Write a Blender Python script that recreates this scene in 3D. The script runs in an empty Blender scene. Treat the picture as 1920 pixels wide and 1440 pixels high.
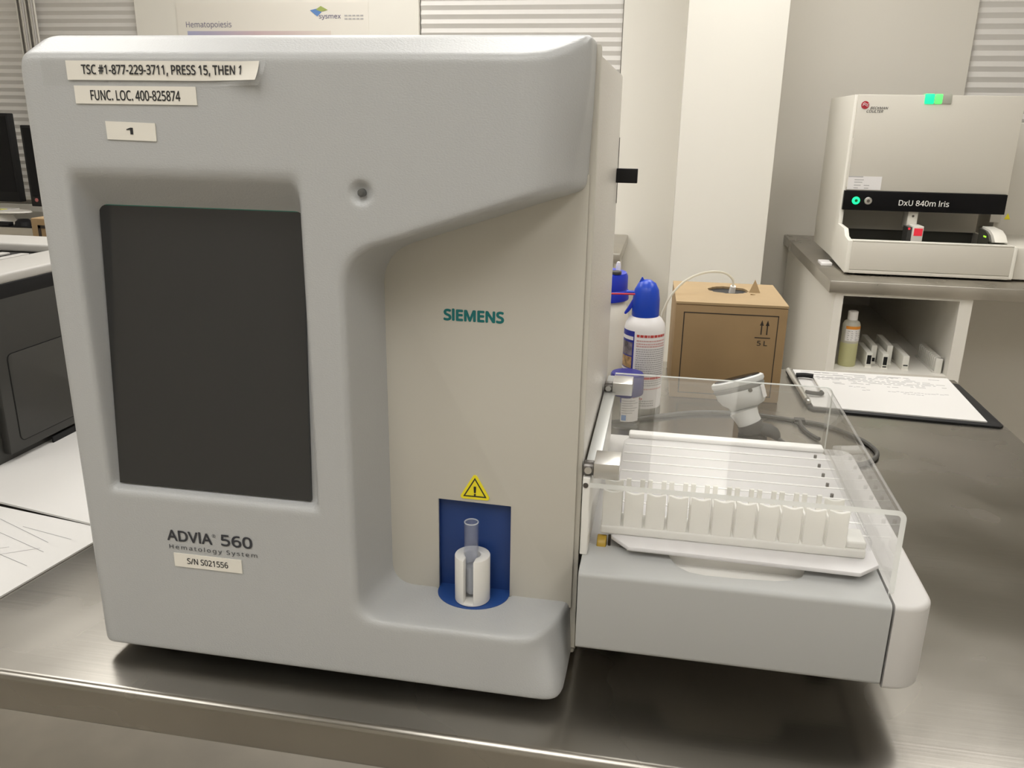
import bpy, bmesh, math, random
import numpy as np
from mathutils import Vector, Matrix

S = bpy.context.scene
COL = S.collection
random.seed(7)

# ------------------------------------------------------------------ camera
F_PX = 1556.4
CAM = Vector((0.4839, -0.5671, 0.4538))
PITCH, YAW, ROLL = 0.3057, -0.1784, -0.0169
def cam_axes():
    cy, sy, cp, sp = math.cos(YAW), math.sin(YAW), math.cos(PITCH), math.sin(PITCH)
    fwd = Vector((sy*cp, cy*cp, -sp)); right = Vector((cy, -sy, 0)); down = fwd.cross(right)
    c, s = math.cos(ROLL), math.sin(ROLL)
    return c*right+s*down, -s*right+c*down, fwd
r_, d_, f_ = cam_axes()
cd = bpy.data.cameras.new('camera'); cam = bpy.data.objects.new('camera', cd); COL.objects.link(cam)
u_ = -d_; b_ = -f_
cam.matrix_world = Matrix(((r_.x, u_.x, b_.x, CAM.x), (r_.y, u_.y, b_.y, CAM.y), (r_.z, u_.z, b_.z, CAM.z), (0, 0, 0, 1)))
cd.sensor_width = 36; cd.lens = F_PX*36/1920; cd.clip_start = 0.01; cd.clip_end = 50
S.camera = cam

# ------------------------------------------------------------------ world, view
w = bpy.data.worlds.new('world'); S.world = w; w.use_nodes = True
w.node_tree.nodes['Background'].inputs[0].default_value = (0.5, 0.5, 0.5, 1)
w.node_tree.nodes['Background'].inputs[1].default_value = 0.05
S.view_settings.view_transform = 'Standard'; S.view_settings.look = 'None'
S.view_settings.exposure = 0.0; S.view_settings.gamma = 1; S.view_settings.use_curve_mapping = False
S.cycles.max_bounces = 14; S.cycles.transparent_max_bounces = 24; S.cycles.diffuse_bounces = 6
LIGHT_POWER = 6.9
LIGHT_COLOR = (1.0, 0.982, 0.945)

# ------------------------------------------------------------------ materials
MATS = {}
def nt(m): return m.node_tree.nodes, m.node_tree.links
def mat(name, col, rough=.5, metal=0., bump=None, emit=None, spec=None, mottle=None, alpha=None, sss=None):
    if name in MATS: return MATS[name]
    m = bpy.data.materials.new(name); m.use_nodes = True; n, l = nt(m); p = n['Principled BSDF']
    p.inputs['Base Color'].default_value = (*col, 1); p.inputs['Roughness'].default_value = rough; p.inputs['Metallic'].default_value = metal
    if spec is not None: p.inputs['Specular IOR Level'].default_value = spec
    if alpha is not None: p.inputs['Alpha'].default_value = alpha
    if sss is not None:
        p.inputs['Subsurface Weight'].default_value = sss[0]; p.inputs['Subsurface Radius'].default_value = (sss[1],)*3; p.inputs['Subsurface Scale'].default_value = 1
    if emit:
        p.inputs['Emission Color'].default_value = (*emit[0], 1); p.inputs['Emission Strength'].default_value = emit[1]
    tc = n.new('ShaderNodeTexCoord')
    if bump:
        mp = n.new('ShaderNodeMapping'); mp.inputs['Scale'].default_value = bump[0] if hasattr(bump[0], '__len__') else (bump[0],)*3
        nz = n.new('ShaderNodeTexNoise'); nz.inputs['Scale'].default_value = 1; nz.inputs['Detail'].default_value = 3
        b = n.new('ShaderNodeBump'); b.inputs['Strength'].default_value = bump[1]; b.inputs['Distance'].default_value = bump[2]
        l.new(tc.outputs['Object'], mp.inputs[0]); l.new(mp.outputs[0], nz.inputs['Vector']); l.new(nz.outputs[0], b.inputs['Height']); l.new(b.outputs[0], p.inputs['Normal'])
    if mottle:
        nz = n.new('ShaderNodeTexNoise'); nz.inputs['Scale'].default_value = mottle[0]; nz.inputs['Detail'].default_value = 4
        rp = n.new('ShaderNodeValToRGB'); a = mottle[1]
        rp.color_ramp.elements[0].color = (*[c*(1-a) for c in col], 1); rp.color_ramp.elements[1].color = (*[min(1, c*(1+a)) for c in col], 1)
        rp.color_ramp.elements[0].position = .3; rp.color_ramp.elements[1].position = .7
        l.new(tc.outputs['Object'], nz.inputs['Vector']); l.new(nz.outputs[0], rp.inputs[0]); l.new(rp.outputs[0], p.inputs['Base Color'])
    MATS[name] = m; return m

def clear_mat(name, tint=(1, 1, 1), f0=.04, gain=1.0, rough=.01, haze=0.0, hazecol=(.9, .9, .9)):
    """clear sheet plastic: light passes straight through, mirror reflection grows with the angle"""
    m = bpy.data.materials.new(name); m.use_nodes = True; n, l = nt(m); n.remove(n['Principled BSDF']); out = n['Material Output']
    ge = n.new('ShaderNodeNewGeometry'); dp = n.new('ShaderNodeVectorMath'); dp.operation = 'DOT_PRODUCT'
    l.new(ge.outputs['Incoming'], dp.inputs[0]); l.new(ge.outputs['Normal'], dp.inputs[1])
    def M(op, a, b=None):
        k = n.new('ShaderNodeMath'); k.operation = op
        for i, v in enumerate((a, b)):
            if v is None: continue
            if isinstance(v, (int, float)): k.inputs[i].default_value = v
            else: l.new(v, k.inputs[i])
        return k.outputs[0]
    ab = M('ABSOLUTE', dp.outputs['Value']); inv = M('SUBTRACT', 1.0, ab); p5 = M('POWER', inv, 5.0)
    fr = M('MULTIPLY_ADD', p5, (1-f0)*gain); n_ = fr.node; n_.inputs[2].default_value = f0
    tr = n.new('ShaderNodeBsdfTransparent'); tr.inputs[0].default_value = (*tint, 1)
    gl = n.new('ShaderNodeBsdfGlossy'); gl.inputs['Roughness'].default_value = rough
    mx = n.new('ShaderNodeMixShader'); l.new(fr, mx.inputs[0])
    if haze:
        df = n.new('ShaderNodeBsdfDiffuse'); df.inputs[0].default_value = (*hazecol, 1)
        hz = n.new('ShaderNodeMixShader'); hz.inputs[0].default_value = haze; l.new(tr.outputs[0], hz.inputs[1]); l.new(df.outputs[0], hz.inputs[2]); l.new(hz.outputs[0], mx.inputs[1])
    else: l.new(tr.outputs[0], mx.inputs[1])
    l.new(gl.outputs[0], mx.inputs[2]); l.new(mx.outputs[0], out.inputs[0])
    MATS[name] = m; return m

def translucent_mat(name, col, mix=.5, transp=0.0):
    m = bpy.data.materials.new(name); m.use_nodes = True; n, l = nt(m); p = n['Principled BSDF']; out = n['Material Output']
    p.inputs['Base Color'].default_value = (*col, 1); p.inputs['Roughness'].default_value = .35
    t = n.new('ShaderNodeBsdfTranslucent'); t.inputs[0].default_value = (*col, 1)
    mx = n.new('ShaderNodeMixShader'); mx.inputs[0].default_value = mix
    l.new(p.outputs[0], mx.inputs[1]); l.new(t.outputs[0], mx.inputs[2]); last = mx
    if transp:
        tr = n.new('ShaderNodeBsdfTransparent'); m2 = n.new('ShaderNodeMixShader'); m2.inputs[0].default_value = transp
        l.new(mx.outputs[0], m2.inputs[1]); l.new(tr.outputs[0], m2.inputs[2]); last = m2
    l.new(last.outputs[0], out.inputs[0]); MATS[name] = m; return m

def steel_mat(name, col, rough, grain_scale=(3, 260, 260), smudge=.18, stain_scale=5):
    m = bpy.data.materials.new(name); m.use_nodes = True; n, l = nt(m); p = n['Principled BSDF']
    p.inputs['Metallic'].default_value = 1.0
    tc = n.new('ShaderNodeTexCoord'); mp = n.new('ShaderNodeMapping'); mp.inputs['Scale'].default_value = grain_scale
    g = n.new('ShaderNodeTexNoise'); g.inputs['Scale'].default_value = 1; g.inputs['Detail'].default_value = 4
    l.new(tc.outputs['Object'], mp.inputs[0]); l.new(mp.outputs[0], g.inputs['Vector'])
    s = n.new('ShaderNodeTexNoise'); s.inputs['Scale'].default_value = stain_scale; s.inputs['Detail'].default_value = 3; s.inputs['Distortion'].default_value = .3
    l.new(tc.outputs['Object'], s.inputs['Vector'])
    rp = n.new('ShaderNodeValToRGB'); e = rp.color_ramp.elements
    e[0].position = .35; e[1].position = .68
    e[0].color = (*[c*(1-smudge) for c in col], 1); e[1].color = (*[c*(1+smudge*.6) for c in col], 1)
    l.new(s.outputs[0], rp.inputs[0]); l.new(rp.outputs[0], p.inputs['Base Color'])
    mr = n.new('ShaderNodeMapRange'); mr.inputs['From Min'].default_value = .3; mr.inputs['From Max'].default_value = .7
    mr.inputs['To Min'].default_value = rough*.8; mr.inputs['To Max'].default_value = rough*1.25
    l.new(s.outputs[0], mr.inputs[0]); l.new(mr.outputs[0], p.inputs['Roughness'])
    b = n.new('ShaderNodeBump'); b.inputs['Strength'].default_value = .12; b.inputs['Distance'].default_value = .0004
    l.new(g.outputs[0], b.inputs['Height']); l.new(b.outputs[0], p.inputs['Normal'])
    MATS[name] = m; return m

GREY = mat('grey_textured_plastic', (.455, .462, .465), .36, bump=((600, 600, 1000), .4, .0006))
GREYS = mat('grey_smooth_plastic', (.43, .434, .428), .42, bump=((1200,)*3, .12, .0003))
BEIGE = mat('warm_grey_plastic', (.56, .535, .475), .5)
WHITE = mat('white_plastic', (.80, .785, .75), .4)
CAPW = mat('offwhite_plastic', (.58, .565, .55), .42, bump=((1200,)*3, .1, .0003))
METALP = mat('cream_textured_paint', (.62, .59, .54), .32, bump=((420,)*3, .5, .0012))
SCREEN = mat('dark_glass', (.030, .030, .030), .06, spec=.45)
GREENEDGE = mat('green_glass_edge', (.02, .16, .12), .2)
STICK = mat('white_sticker', (.80, .77, .70), .55)
INK = mat('black_ink', (.02, .02, .022), .6)
INKB = mat('dark_grey_ink', (.035, .037, .045), .5)
TEAL = mat('teal_ink', (.0, .16, .165), .5)
YELLOW = mat('yellow_sticker', (.86, .74, .02), .5)
BLUE = mat('navy_blue_plastic', (.012, .045, .19), .45)
BLUEF = mat('navy_blue_floor', (.018, .065, .25), .45)
CHROME = mat('chrome', (.66, .65, .63), .3, 1.)
DARKM = mat('dark_metal', (.16, .15, .14), .35, 1.)
BLACK = mat('black_plastic', (.010, .010, .011), .5, spec=.25)
DARKG = mat('dark_grey_plastic', (.045, .043, .040), .45, bump=((900,)*3, .15, .0003))
BLACKG = mat('black_gloss', (.004, .004, .005), .25, spec=.18)
ACRYL = clear_mat('clear_acrylic', (.985, .987, .985), .045, .6)
ACRED = translucent_mat('frosted_acrylic_edge', (.86, .87, .85), .45, .10)
TUBEG = clear_mat('clear_tube_plastic', (.93, .94, .97), .05, .9, .03, .06, (.85, .88, .95))
CLEARB = clear_mat('clear_bottle_plastic', (.93, .94, .93), .05, .9, .03, .05)
TAPE = clear_mat('clear_tape', (.985, .985, .985), .05, .3, .35, .08, (.75, .75, .73))
RACKM = translucent_mat('translucent_white_plastic', (.95, .94, .91), .35)
TRAYM = mat('white_tray_plastic', (.68, .665, .67), .38)
AMBER = mat('amber_rubber', (.42, .27, .03), .4)
STEEL = steel_mat('brushed_steel', (.345, .326, .294), .25, smudge=.14)
STEEL2 = steel_mat('counter_steel', (.50, .475, .43), .30)
PAPER = mat('white_paper', (.61, .597, .58), .7)
PRINT = mat('grey_print', (.26, .255, .26), .7)
CARD = mat('brown_cardboard', (.31, .205, .10), .75, mottle=(9, .08))
CARDT = mat('cardboard_flap', (.39, .275, .145), .75, mottle=(9, .08))
CARDLINE = mat('box_black_ink', (.035, .025, .018), .7)
WALL = mat('white_wall_paint', (.80, .775, .715), .85, bump=((160,)*3, .05, .001))
WALLG = mat('grey_wall_paint', (.70, .67, .61), .85)
CEIL = mat('ceiling_paint', (.82, .81, .78), .9)
FLOOR = mat('vinyl_floor', (.42, .385, .33), .5, mottle=(6, .1))
LAM = mat('white_laminate', (.78, .755, .70), .45)
BLIND = mat('pleated_shade_fabric', (.70, .68, .655), .9)
CORD = mat('grey_cord', (.55, .53, .52), .8)
BLUECAP = mat('bright_blue_plastic', (.004, .055, .52), .35)
BLUECAP2 = mat('deep_blue_plastic', (.006, .03, .50), .35)
DARKBLUE = mat('indigo_cap', (.03, .03, .22), .35)
BLUELAB = mat('blue_label', (.02, .03, .30), .4)
RED = mat('red_plastic', (.55, .02, .03), .4)
CANW = mat('white_can_paint', (.80, .78, .78), .28)
SILV = mat('silver_base', (.5, .5, .48), .3, .9)
REDINK = mat('red_ink', (.55, .06, .05), .5)
PINKINK = mat('pale_red_ink', (.66, .40, .38), .5)
GREYINK = mat('small_print_grey', (.45, .44, .44), .5)
ORANGE = mat('orange_label', (.75, .28, .03), .5)
LIQ = translucent_mat('yellow_green_liquid', (.74, .73, .42), .35)
MILKY = translucent_mat('milky_plastic', (.78, .76, .68), .4, .12)
INSTR = mat('instrument_white', (.62, .59, .525), .42)
INSTRL = mat('instrument_cream', (.76, .735, .67), .42)
INSTRD = mat('instrument_dark_bed', (.07, .068, .055), .4)
INSTRG = mat('instrument_grey_inner', (.52, .49, .43), .5)
GREENL = mat('lit_green_lamp', (.02, .5, .12), .4, emit=((.0, .95, .32), 1.4))
GREENL2 = mat('lit_pale_green_lamp', (.1, .6, .15), .4, emit=((.12, .9, .16), .9))
GREENL3 = mat('lit_yellow_green_lamp', (.3, .6, .05), .4, emit=((.45, .95, .05), .9))
GREYL = mat('unlit_lamp', (.42, .42, .36), .4)
REDL = mat('lit_red_lamp', (.6, .03, .04), .4, emit=((.7, .02, .05), .5))
SCANW = mat('light_grey_plastic', (.66, .67, .66), .4)
SCAND = mat('charcoal_rubber', (.030, .028, .026), .55)
CABLE = mat('dark_cable', (.06, .058, .052), .5)
PRT = mat('printer_charcoal', (.038, .037, .034), .45)
PRTL = mat('printer_light_trim', (.44, .425, .40), .45)
LEDM = mat('smoked_lens', (.10, .10, .095), .12)
LAMP = mat('ceiling_diffuser', (.9, .9, .9), .5, emit=(LIGHT_COLOR, LIGHT_POWER))
POSTER = mat('poster_paper', (.80, .765, .70), .6)
NOTE = mat('yellow_note', (.75, .72, .20), .6)
PURPLE = mat('purple_grey_ink', (.16, .15, .24), .6)
def bar_mat():
    m = mat('poster_bar', (.5, .5, .7), .6); n, l = nt(m); tc = n.new('ShaderNodeTexCoord'); sp = n.new('ShaderNodeSeparateXYZ'); rp = n.new('ShaderNodeValToRGB')
    l.new(tc.outputs['Generated'], sp.inputs[0]); l.new(sp.outputs[0], rp.inputs[0]); e = rp.color_ramp.elements
    e[0].color = (.42, .43, .62, 1); e[1].color = (.74, .66, .60, 1); k = rp.color_ramp.elements.new(.5); k.color = (.62, .48, .50, 1)
    l.new(rp.outputs[0], n['Principled BSDF'].inputs['Base Color']); return m
BAR = bar_mat()

# ------------------------------------------------------------------ object helpers
WM = {}
def thing(name, label, cat, loc=(0, 0, 0), rotz=0., group=None):
    o = bpy.data.objects.new(name, None); COL.objects.link(o); o.empty_display_size = .02
    o.location = loc; o.rotation_euler = (0, 0, rotz)
    WM[o.name] = Matrix.Translation(loc) @ Matrix.Rotation(rotz, 4, 'Z')
    o['label'] = label; o['category'] = cat
    if group: o['group'] = group
    return o
def link_mesh(name, me, mats, parent=None, local=False, sharp=35, label=None):
    o = bpy.data.objects.new(name, me); COL.objects.link(o)
    for m in (mats if isinstance(mats, (list, tuple)) else [mats]): me.materials.append(m)
    me.shade_smooth()
    if sharp: me.set_sharp_from_angle(angle=math.radians(sharp))
    WM[o.name] = Matrix.Identity(4)
    if parent is not None:
        if not local: me.transform(WM[parent.name].inverted())
        WM[o.name] = WM[parent.name].copy(); o.parent = parent
    if label: o['label'] = label
    return o
class MB:
    def __init__(s): s.bm = bmesh.new(); s.mi = 0
    def _add(s, b):
        for f in b.faces: f.material_index = s.mi
        me = bpy.data.meshes.new('t'); b.to_mesh(me); b.free(); s.bm.from_mesh(me); bpy.data.meshes.remove(me)
    def box(s, x0, x1, y0, y1, z0, z1, bev=0, seg=3, M=None):
        b = bmesh.new(); bmesh.ops.create_cube(b, size=1)
        for v in b.verts: v.co = Vector((x0+(v.co.x+.5)*(x1-x0), y0+(v.co.y+.5)*(y1-y0), z0+(v.co.z+.5)*(z1-z0)))
        if bev: bmesh.ops.bevel(b, geom=b.edges[:], offset=bev, segments=seg, affect='EDGES', profile=.5)
        if M is not None: bmesh.ops.transform(b, matrix=M, verts=b.verts)
        s._add(b); return s
    def prism(s, poly, a0, a1, axis='z', bev=0, seg=3, M=None, edge_mat=None):
        b = bmesh.new()
        def P(p, a):
            return {'z': (p[0], p[1], a), 'y': (p[0], a, p[1]), 'x': (a, p[0], p[1])}[axis]
        lo = [b.verts.new(P(p, a0)) for p in poly]; hi = [b.verts.new(P(p, a1)) for p in poly]; n = len(poly)
        b.faces.new(lo); b.faces.new(hi)
        for i in range(n): b.faces.new((lo[i], lo[(i+1) % n], hi[(i+1) % n], hi[i]))
        bmesh.ops.recalc_face_normals(b, faces=b.faces)
        if bev:
            es = [e for e in b.edges if e.calc_face_angle(0) > .6]
            bmesh.ops.bevel(b, geom=es, offset=bev, segments=seg, affect='EDGES', profile=.5)
        if M is not None: bmesh.ops.transform(b, matrix=M, verts=b.verts)
        s._add(b); return s
    def cyl(s, p0, p1, r0, r1=None, seg=32, bev=0):
        r1 = r0 if r1 is None else r1; p0, p1 = Vector(p0), Vector(p1); d = p1-p0
        b = bmesh.new(); bmesh.ops.create_cone(b, cap_ends=True, segments=seg, radius1=r0, radius2=r1, depth=d.length)
        if bev:
            es = [e for e in b.edges if len(e.link_faces) == 2 and max(len(f.verts) for f in e.link_faces) > 4]
            bmesh.ops.bevel(b, geom=es, offset=bev, segments=3, affect='EDGES', profile=.5)
        q = d.to_track_quat('Z', 'Y').to_matrix().to_4x4()
        bmesh.ops.transform(b, matrix=Matrix.Translation((p0+p1)/2) @ q, verts=b.verts)
        s._add(b); return s
    def lathe(s, prof, c, seg=48, a0=0, a1=2*math.pi, M=None):
        b = bmesh.new(); full = abs(a1-a0-2*math.pi) < 1e-6; n = seg if full else seg+1; rings = []
        for (r, z) in prof:
            if r < 1e-7: rings.append([b.verts.new((c[0], c[1], c[2]+z))])
            else: rings.append([b.verts.new((c[0]+r*math.cos(a0+(a1-a0)*i/seg), c[1]+r*math.sin(a0+(a1-a0)*i/seg), c[2]+z)) for i in range(n)])
        for A, B in zip(rings, rings[1:]):
            for i in range(seg):
                j = (i+1) % n
                if len(A) == 1 and len(B) == 1: continue
                if len(A) == 1: b.faces.new((A[0], B[j], B[i]))
                elif len(B) == 1: b.faces.new((A[i], A[j], B[0]))
                else: b.faces.new((A[i], A[j], B[j], B[i]))
        bmesh.ops.recalc_face_normals(b, faces=b.faces)
        if M is not None: bmesh.ops.transform(b, matrix=M, verts=b.verts)
        s._add(b); return s
    def loft(s, rings, cap=True):
        b = bmesh.new(); R = [[b.verts.new(p) for p in r] for r in rings]; n = len(R[0])
        for A, B in zip(R, R[1:]):
            for i in range(n): b.faces.new((A[i], A[(i+1) % n], B[(i+1) % n], B[i]))
        if cap: b.faces.new(R[0][::-1]); b.faces.new(R[-1])
        bmesh.ops.recalc_face_normals(b, faces=b.faces); s._add(b); return s
    def tube(s, pts, r, seg=10, sub=8):
        P = [Vector(p) for p in pts]; Q = []
        ext = [2*P[0]-P[1]]+P+[2*P[-1]-P[-2]]
        for i in range(1, len(ext)-2):
            a, b_, c, d = ext[i-1:i+3]
            for k in range(sub):
                t = k/sub; Q.append(.5*((2*b_)+(-a+c)*t+(2*a-5*b_+4*c-d)*t*t+(-a+3*b_-3*c+d)*t**3))
        Q.append(P[-1]); rings = []; up = Vector((0, 0, 1))
        rr = r if hasattr(r, '__call__') else (lambda t: r)
        for i, q in enumerate(Q):
            t = (Q[min(i+1, len(Q)-1)]-Q[max(i-1, 0)]).normalized(); x = t.cross(up)
            if x.length < 1e-3: x = t.cross(Vector((1, 0, 0)))
            x.normalize(); y = x.cross(t); ra = rr(i/(len(Q)-1))
            rings.append([q+ra*(math.cos(2*math.pi*k/seg)*x+math.sin(2*math.pi*k/seg)*y) for k in range(seg)])
        return s.loft(rings)
    def quad(s, pts):
        b = bmesh.new(); b.faces.new([b.verts.new(p) for p in pts]); s._add(b); return s
    def grid(s, fn, nu, nv):
        b = bmesh.new(); V = [[b.verts.new(fn(i/nu, j/nv)) for j in range(nv+1)] for i in range(nu+1)]
        for i in range(nu):
            for j in range(nv): b.faces.new((V[i][j], V[i+1][j], V[i+1][j+1], V[i][j+1]))
        s._add(b); return s
    def m(s, i): s.mi = i; return s
    def build(s, name, mats, parent=None, sharp=35, label=None):
        me = bpy.data.meshes.new(name); s.bm.to_mesh(me); s.bm.free()
        return link_mesh(name, me, mats, parent, sharp=sharp, label=label)
def solo(o, label, cat, group=None):
    o['label'] = label; o['category'] = cat
    if group: o['group'] = group
    return o
def struct(o):
    o['kind'] = 'structure'; return o
def rrect(x0, x1, y0, y1, r, n=6):
    P = []
    for cx, cy, a in ((x1-r, y1-r, 0), (x0+r, y1-r, 90), (x0+r, y0+r, 180), (x1-r, y0+r, 270)):
        for k in range(n+1):
            t = math.radians(a+90*k/n); P.append((cx+r*math.cos(t), cy+r*math.sin(t)))
    return P
try: FONT = bpy.data.fonts.load(bpy.utils.system_resource('DATAFILES', path='fonts')+'/NotoSansHebrew-Regular.woff2')
except Exception: FONT = None
def text_verts(body, bold=0., shear=0., spacing=1.):
    """filled letter outlines as (vertices, faces), unit cap height, starting at x = 0"""
    plain_i = FONT is not None and 'I' in body                  # that typeface puts serifs on a capital I: cut an l down to cap height
    c = bpy.data.curves.new('txt', 'FONT'); c.body = body.replace('I', 'l') if plain_i else body; c.size = 1; c.shear = shear; c.space_character = spacing; c.resolution_u = 4
    if FONT: c.font = FONT
    o = bpy.data.objects.new('txt', c); COL.objects.link(o); bpy.context.view_layer.update()
    me = bpy.data.meshes.new_from_object(o.evaluated_get(bpy.context.evaluated_depsgraph_get()))
    v = np.array([x.co[:] for x in me.vertices]); f = [tuple(p.vertices) for p in me.polygons]
    bpy.data.objects.remove(o); bpy.data.curves.remove(c); bpy.data.meshes.remove(me)
    if plain_i: v[:, 1] = np.minimum(v[:, 1], .714)
    return v, f
def text(name, body, x0, x1, z0, z1, plane, material, parent, bold=0., shear=0., spacing=1., slant=0., warp=None, label=None):
    """lettering fitted to the box x0..x1, z0..z1 of an upright plane y = plane (faces -y)"""
    v, f = text_verts(body, bold, shear, spacing)
    lo, hi = v.min(0), v.max(0); s = (v[:, :2]-lo[:2])/(hi[:2]-lo[:2])
    pts = []
    for a, b in s:
        x = x0+(x1-x0)*a; z = z0+(z1-z0)*b+slant*a
        pts.append(warp(x, z) if warp else (x, plane, z))
    if bold:                                                      # heavier strokes: the outline repeated a hair to every side
        n0 = len(pts); base, f0 = list(pts), list(f); e = bold*(z1-z0)*1.2
        for q, (dx, dz) in enumerate(((1, 0), (-1, 0), (0, 1), (0, -1), (.7, .7), (-.7, .7), (.7, -.7), (-.7, -.7))):
            pts += [(p[0]+dx*e, p[1]+1e-5*(q+1), p[2]+dz*e) for p in base]; f = f+[tuple(i+n0*(q+1) for i in t) for t in f0]
    me = bpy.data.meshes.new(name); me.from_pydata(pts, [], f); me.update()
    return link_mesh(name, me, material, parent, sharp=None, label=label)

# ------------------------------------------------------------------ signed distance meshing
def smax(a, b, k):
    h = np.maximum(k-np.abs(a-b), 0)/k; return np.maximum(a, b)+h*h*k*.25
def smin(a, b, k): return -smax(-a, -b, k)
def poly_sd(X, Y, P):
    P = np.array(P, float); d = np.full(X.shape, 1e9); s = np.ones(X.shape); n = len(P)
    for i in range(n):
        a, b = P[i], P[i-1]; e = b-a; wx, wy = X-a[0], Y-a[1]
        t = np.clip((wx*e[0]+wy*e[1])/(e@e), 0, 1); dx, dy = wx-e[0]*t, wy-e[1]*t
        d = np.minimum(d, dx*dx+dy*dy)
        c1 = Y >= a[1]; c2 = Y < b[1]; c3 = e[0]*wy > e[1]*wx
        s = np.where((c1 & c2 & c3) | (~c1 & ~c2 & ~c3), -s, s)
    return s*np.sqrt(d)
def surface_nets(F, o, h):
    sg = F < 0; nx, ny, nz = F.shape
    cnt = np.zeros((nx-1, ny-1, nz-1), np.int8); corners = [(i, j, k) for i in (0, 1) for j in (0, 1) for k in (0, 1)]
    for i, j, k in corners: cnt += sg[i:nx-1+i, j:ny-1+j, k:nz-1+k]
    act = (cnt > 0) & (cnt < 8); I = np.argwhere(act); idx = np.full(act.shape, -1, np.int64); idx[act] = np.arange(len(I))
    val = {c: F[I[:, 0]+c[0], I[:, 1]+c[1], I[:, 2]+c[2]] for c in corners}
    acc = np.zeros((len(I), 3)); num = np.zeros(len(I))
    for c in corners:
        for ax in range(3):
            if c[ax]: continue
            e = list(c); e[ax] = 1; e = tuple(e); a, b = val[c], val[e]; m = (a < 0) != (b < 0)
            t = np.where(m, a/np.where(m, a-b, 1), 0)
            for q in range(3): acc[:, q] += np.where(m, c[q]+(t if q == ax else 0), 0)
            num += m
    V = (I+acc/num[:, None])*h+np.array(o); Q = []
    for ax in range(3):
        u, v = [(1, 2), (2, 0), (0, 1)][ax]
        sl0 = [slice(None)]*3; sl1 = [slice(None)]*3; sl0[ax] = slice(0, -1); sl1[ax] = slice(1, None)
        A, B = sg[tuple(sl0)], sg[tuple(sl1)]; E = np.argwhere(A != B); E = E[(E[:, u] > 0) & (E[:, v] > 0) & (E[:, u] < F.shape[u]-1) & (E[:, v] < F.shape[v]-1)]
        def g(du, dv):
            T = E.copy(); T[:, u] += du; T[:, v] += dv; return idx[T[:, 0], T[:, 1], T[:, 2]]
        q = np.stack([g(-1, -1), g(0, -1), g(0, 0), g(-1, 0)], 1)
        flip = ~A[E[:, 0], E[:, 1], E[:, 2]]; q[flip] = q[flip][:, ::-1]; Q.append(q)
    return V, np.concatenate(Q)
def net_mesh(name, V, Q):
    me = bpy.data.meshes.new(name); me.vertices.add(len(V)); me.vertices.foreach_set('co', V.astype(np.float32).ravel())
    me.loops.add(Q.size); me.loops.foreach_set('vertex_index', Q.astype(np.int32).ravel())
    me.polygons.add(len(Q)); me.polygons.foreach_set('loop_start', (np.arange(len(Q))*4).astype(np.int32))
    me.update(calc_edges=True); me.validate(); return me

TZ = -0.012            # table top
FZ = -0.93             # floor
CZ = 1.78              # ceiling

# ================================================================== the room
XL, XR, YF = -3.3, 3.3, -2.8
struct(MB().box(XL, XR, YF, 3.6, FZ-.05, FZ).build('floor', FLOOR))
struct(MB().box(XL, XR, YF, 3.6, CZ, CZ+.05).build('ceiling', CEIL))
struct(MB().box(XL-.05, XL, YF, 3.6, FZ, CZ).build('wall_left', WALL))
struct(MB().box(XR, XR+.05, YF, 3.6, FZ, CZ).build('wall_right', WALLG))
struct(MB().box(XL, XR, YF-.05, YF, FZ, CZ).build('wall_front', WALL))
def holed_wall(mb, x0, x1, y0, y1, holes):
    """wall slab with rectangular window openings"""
    xs = x0
    for a, b, z0, z1 in holes:
        mb.box(xs, a, y0, y1, FZ, CZ); mb.box(a, b, y0, y1, FZ, z0); mb.box(a, b, y0, y1, z1, CZ); xs = b
    mb.box(xs, x1, y0, y1, FZ, CZ); return mb
struct(holed_wall(MB(), XL, .70, 3.16, 3.30, [(-3.1, -1.960, .02, 1.35), (-.622, .252, .02, 1.35)]).build('wall_back', WALL))
struct(MB().box(.5095, .866, 2.80, 3.58, FZ, CZ, .003, 2).build('trim_1', WALL))            # boxed-in column
struct(holed_wall(MB(), .70, XR, 3.385, 3.52, [(1.668, 3.0, .02, 1.35)]).build('wall_recess', WALLG))
def window(n, a, b, y):
    m = MB()
    for q in ((a, a+.03, .02, 1.35), (b-.03, b, .02, 1.35), (a, b, .02, .05), (a, b, 1.32, 1.35)): m.box(q[0], q[1], y+.06, y+.10, q[2], q[3])
    o = struct(m.build('window_%d' % n, LAM))
    MB().box(a+.03, b-.03, y+.075, y+.08, .05, 1.32).build('pane', BLACKG, o)
window(1, -3.1, -1.960, 3.16); window(2, -.622, .252, 3.16); window(3, 1.668, 3.0, 3.385)
def blind(a, b, y, z0, z1, pitch, label):
    t = thing('window_blind', label, 'window blind', ((a+b)/2, y, z1), group='pleated window blinds')
    n = int((z1-z0)/pitch); b_ = MB(); ys = y+.022; P = []
    for i in range(n*2+1): P.append((ys+(.0045 if i % 2 else -.0045), z1-.03-i*pitch/2))
    bm = bmesh.new(); A = [bm.verts.new((a+.004, p[0], p[1])) for p in P]; B = [bm.verts.new((b-.004, p[0], p[1])) for p in P]
    for i in range(len(P)-1): bm.faces.new((A[i], B[i], B[i+1], A[i+1]))
    b_._add(bm); b_.build('pleated_fabric', BLIND, t, sharp=20)
    MB().box(a+.003, b-.003, y+.004, y+.042, z1-.035, z1, .003).build('head_rail', LAM, t)
    MB().box(a+.003, b-.003, y+.010, y+.036, P[-1][1]-.02, P[-1][1], .003).build('bottom_rail', LAM, t)
blind(-3.1, -1.960, 3.16, .08, 1.35, .034, 'grey pleated window blind behind the black monitors, leftmost of three')
blind(-.622, .252, 3.16, .08, 1.35, .036, 'grey pleated window blind right of the poster, above the large analyzer')
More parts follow.
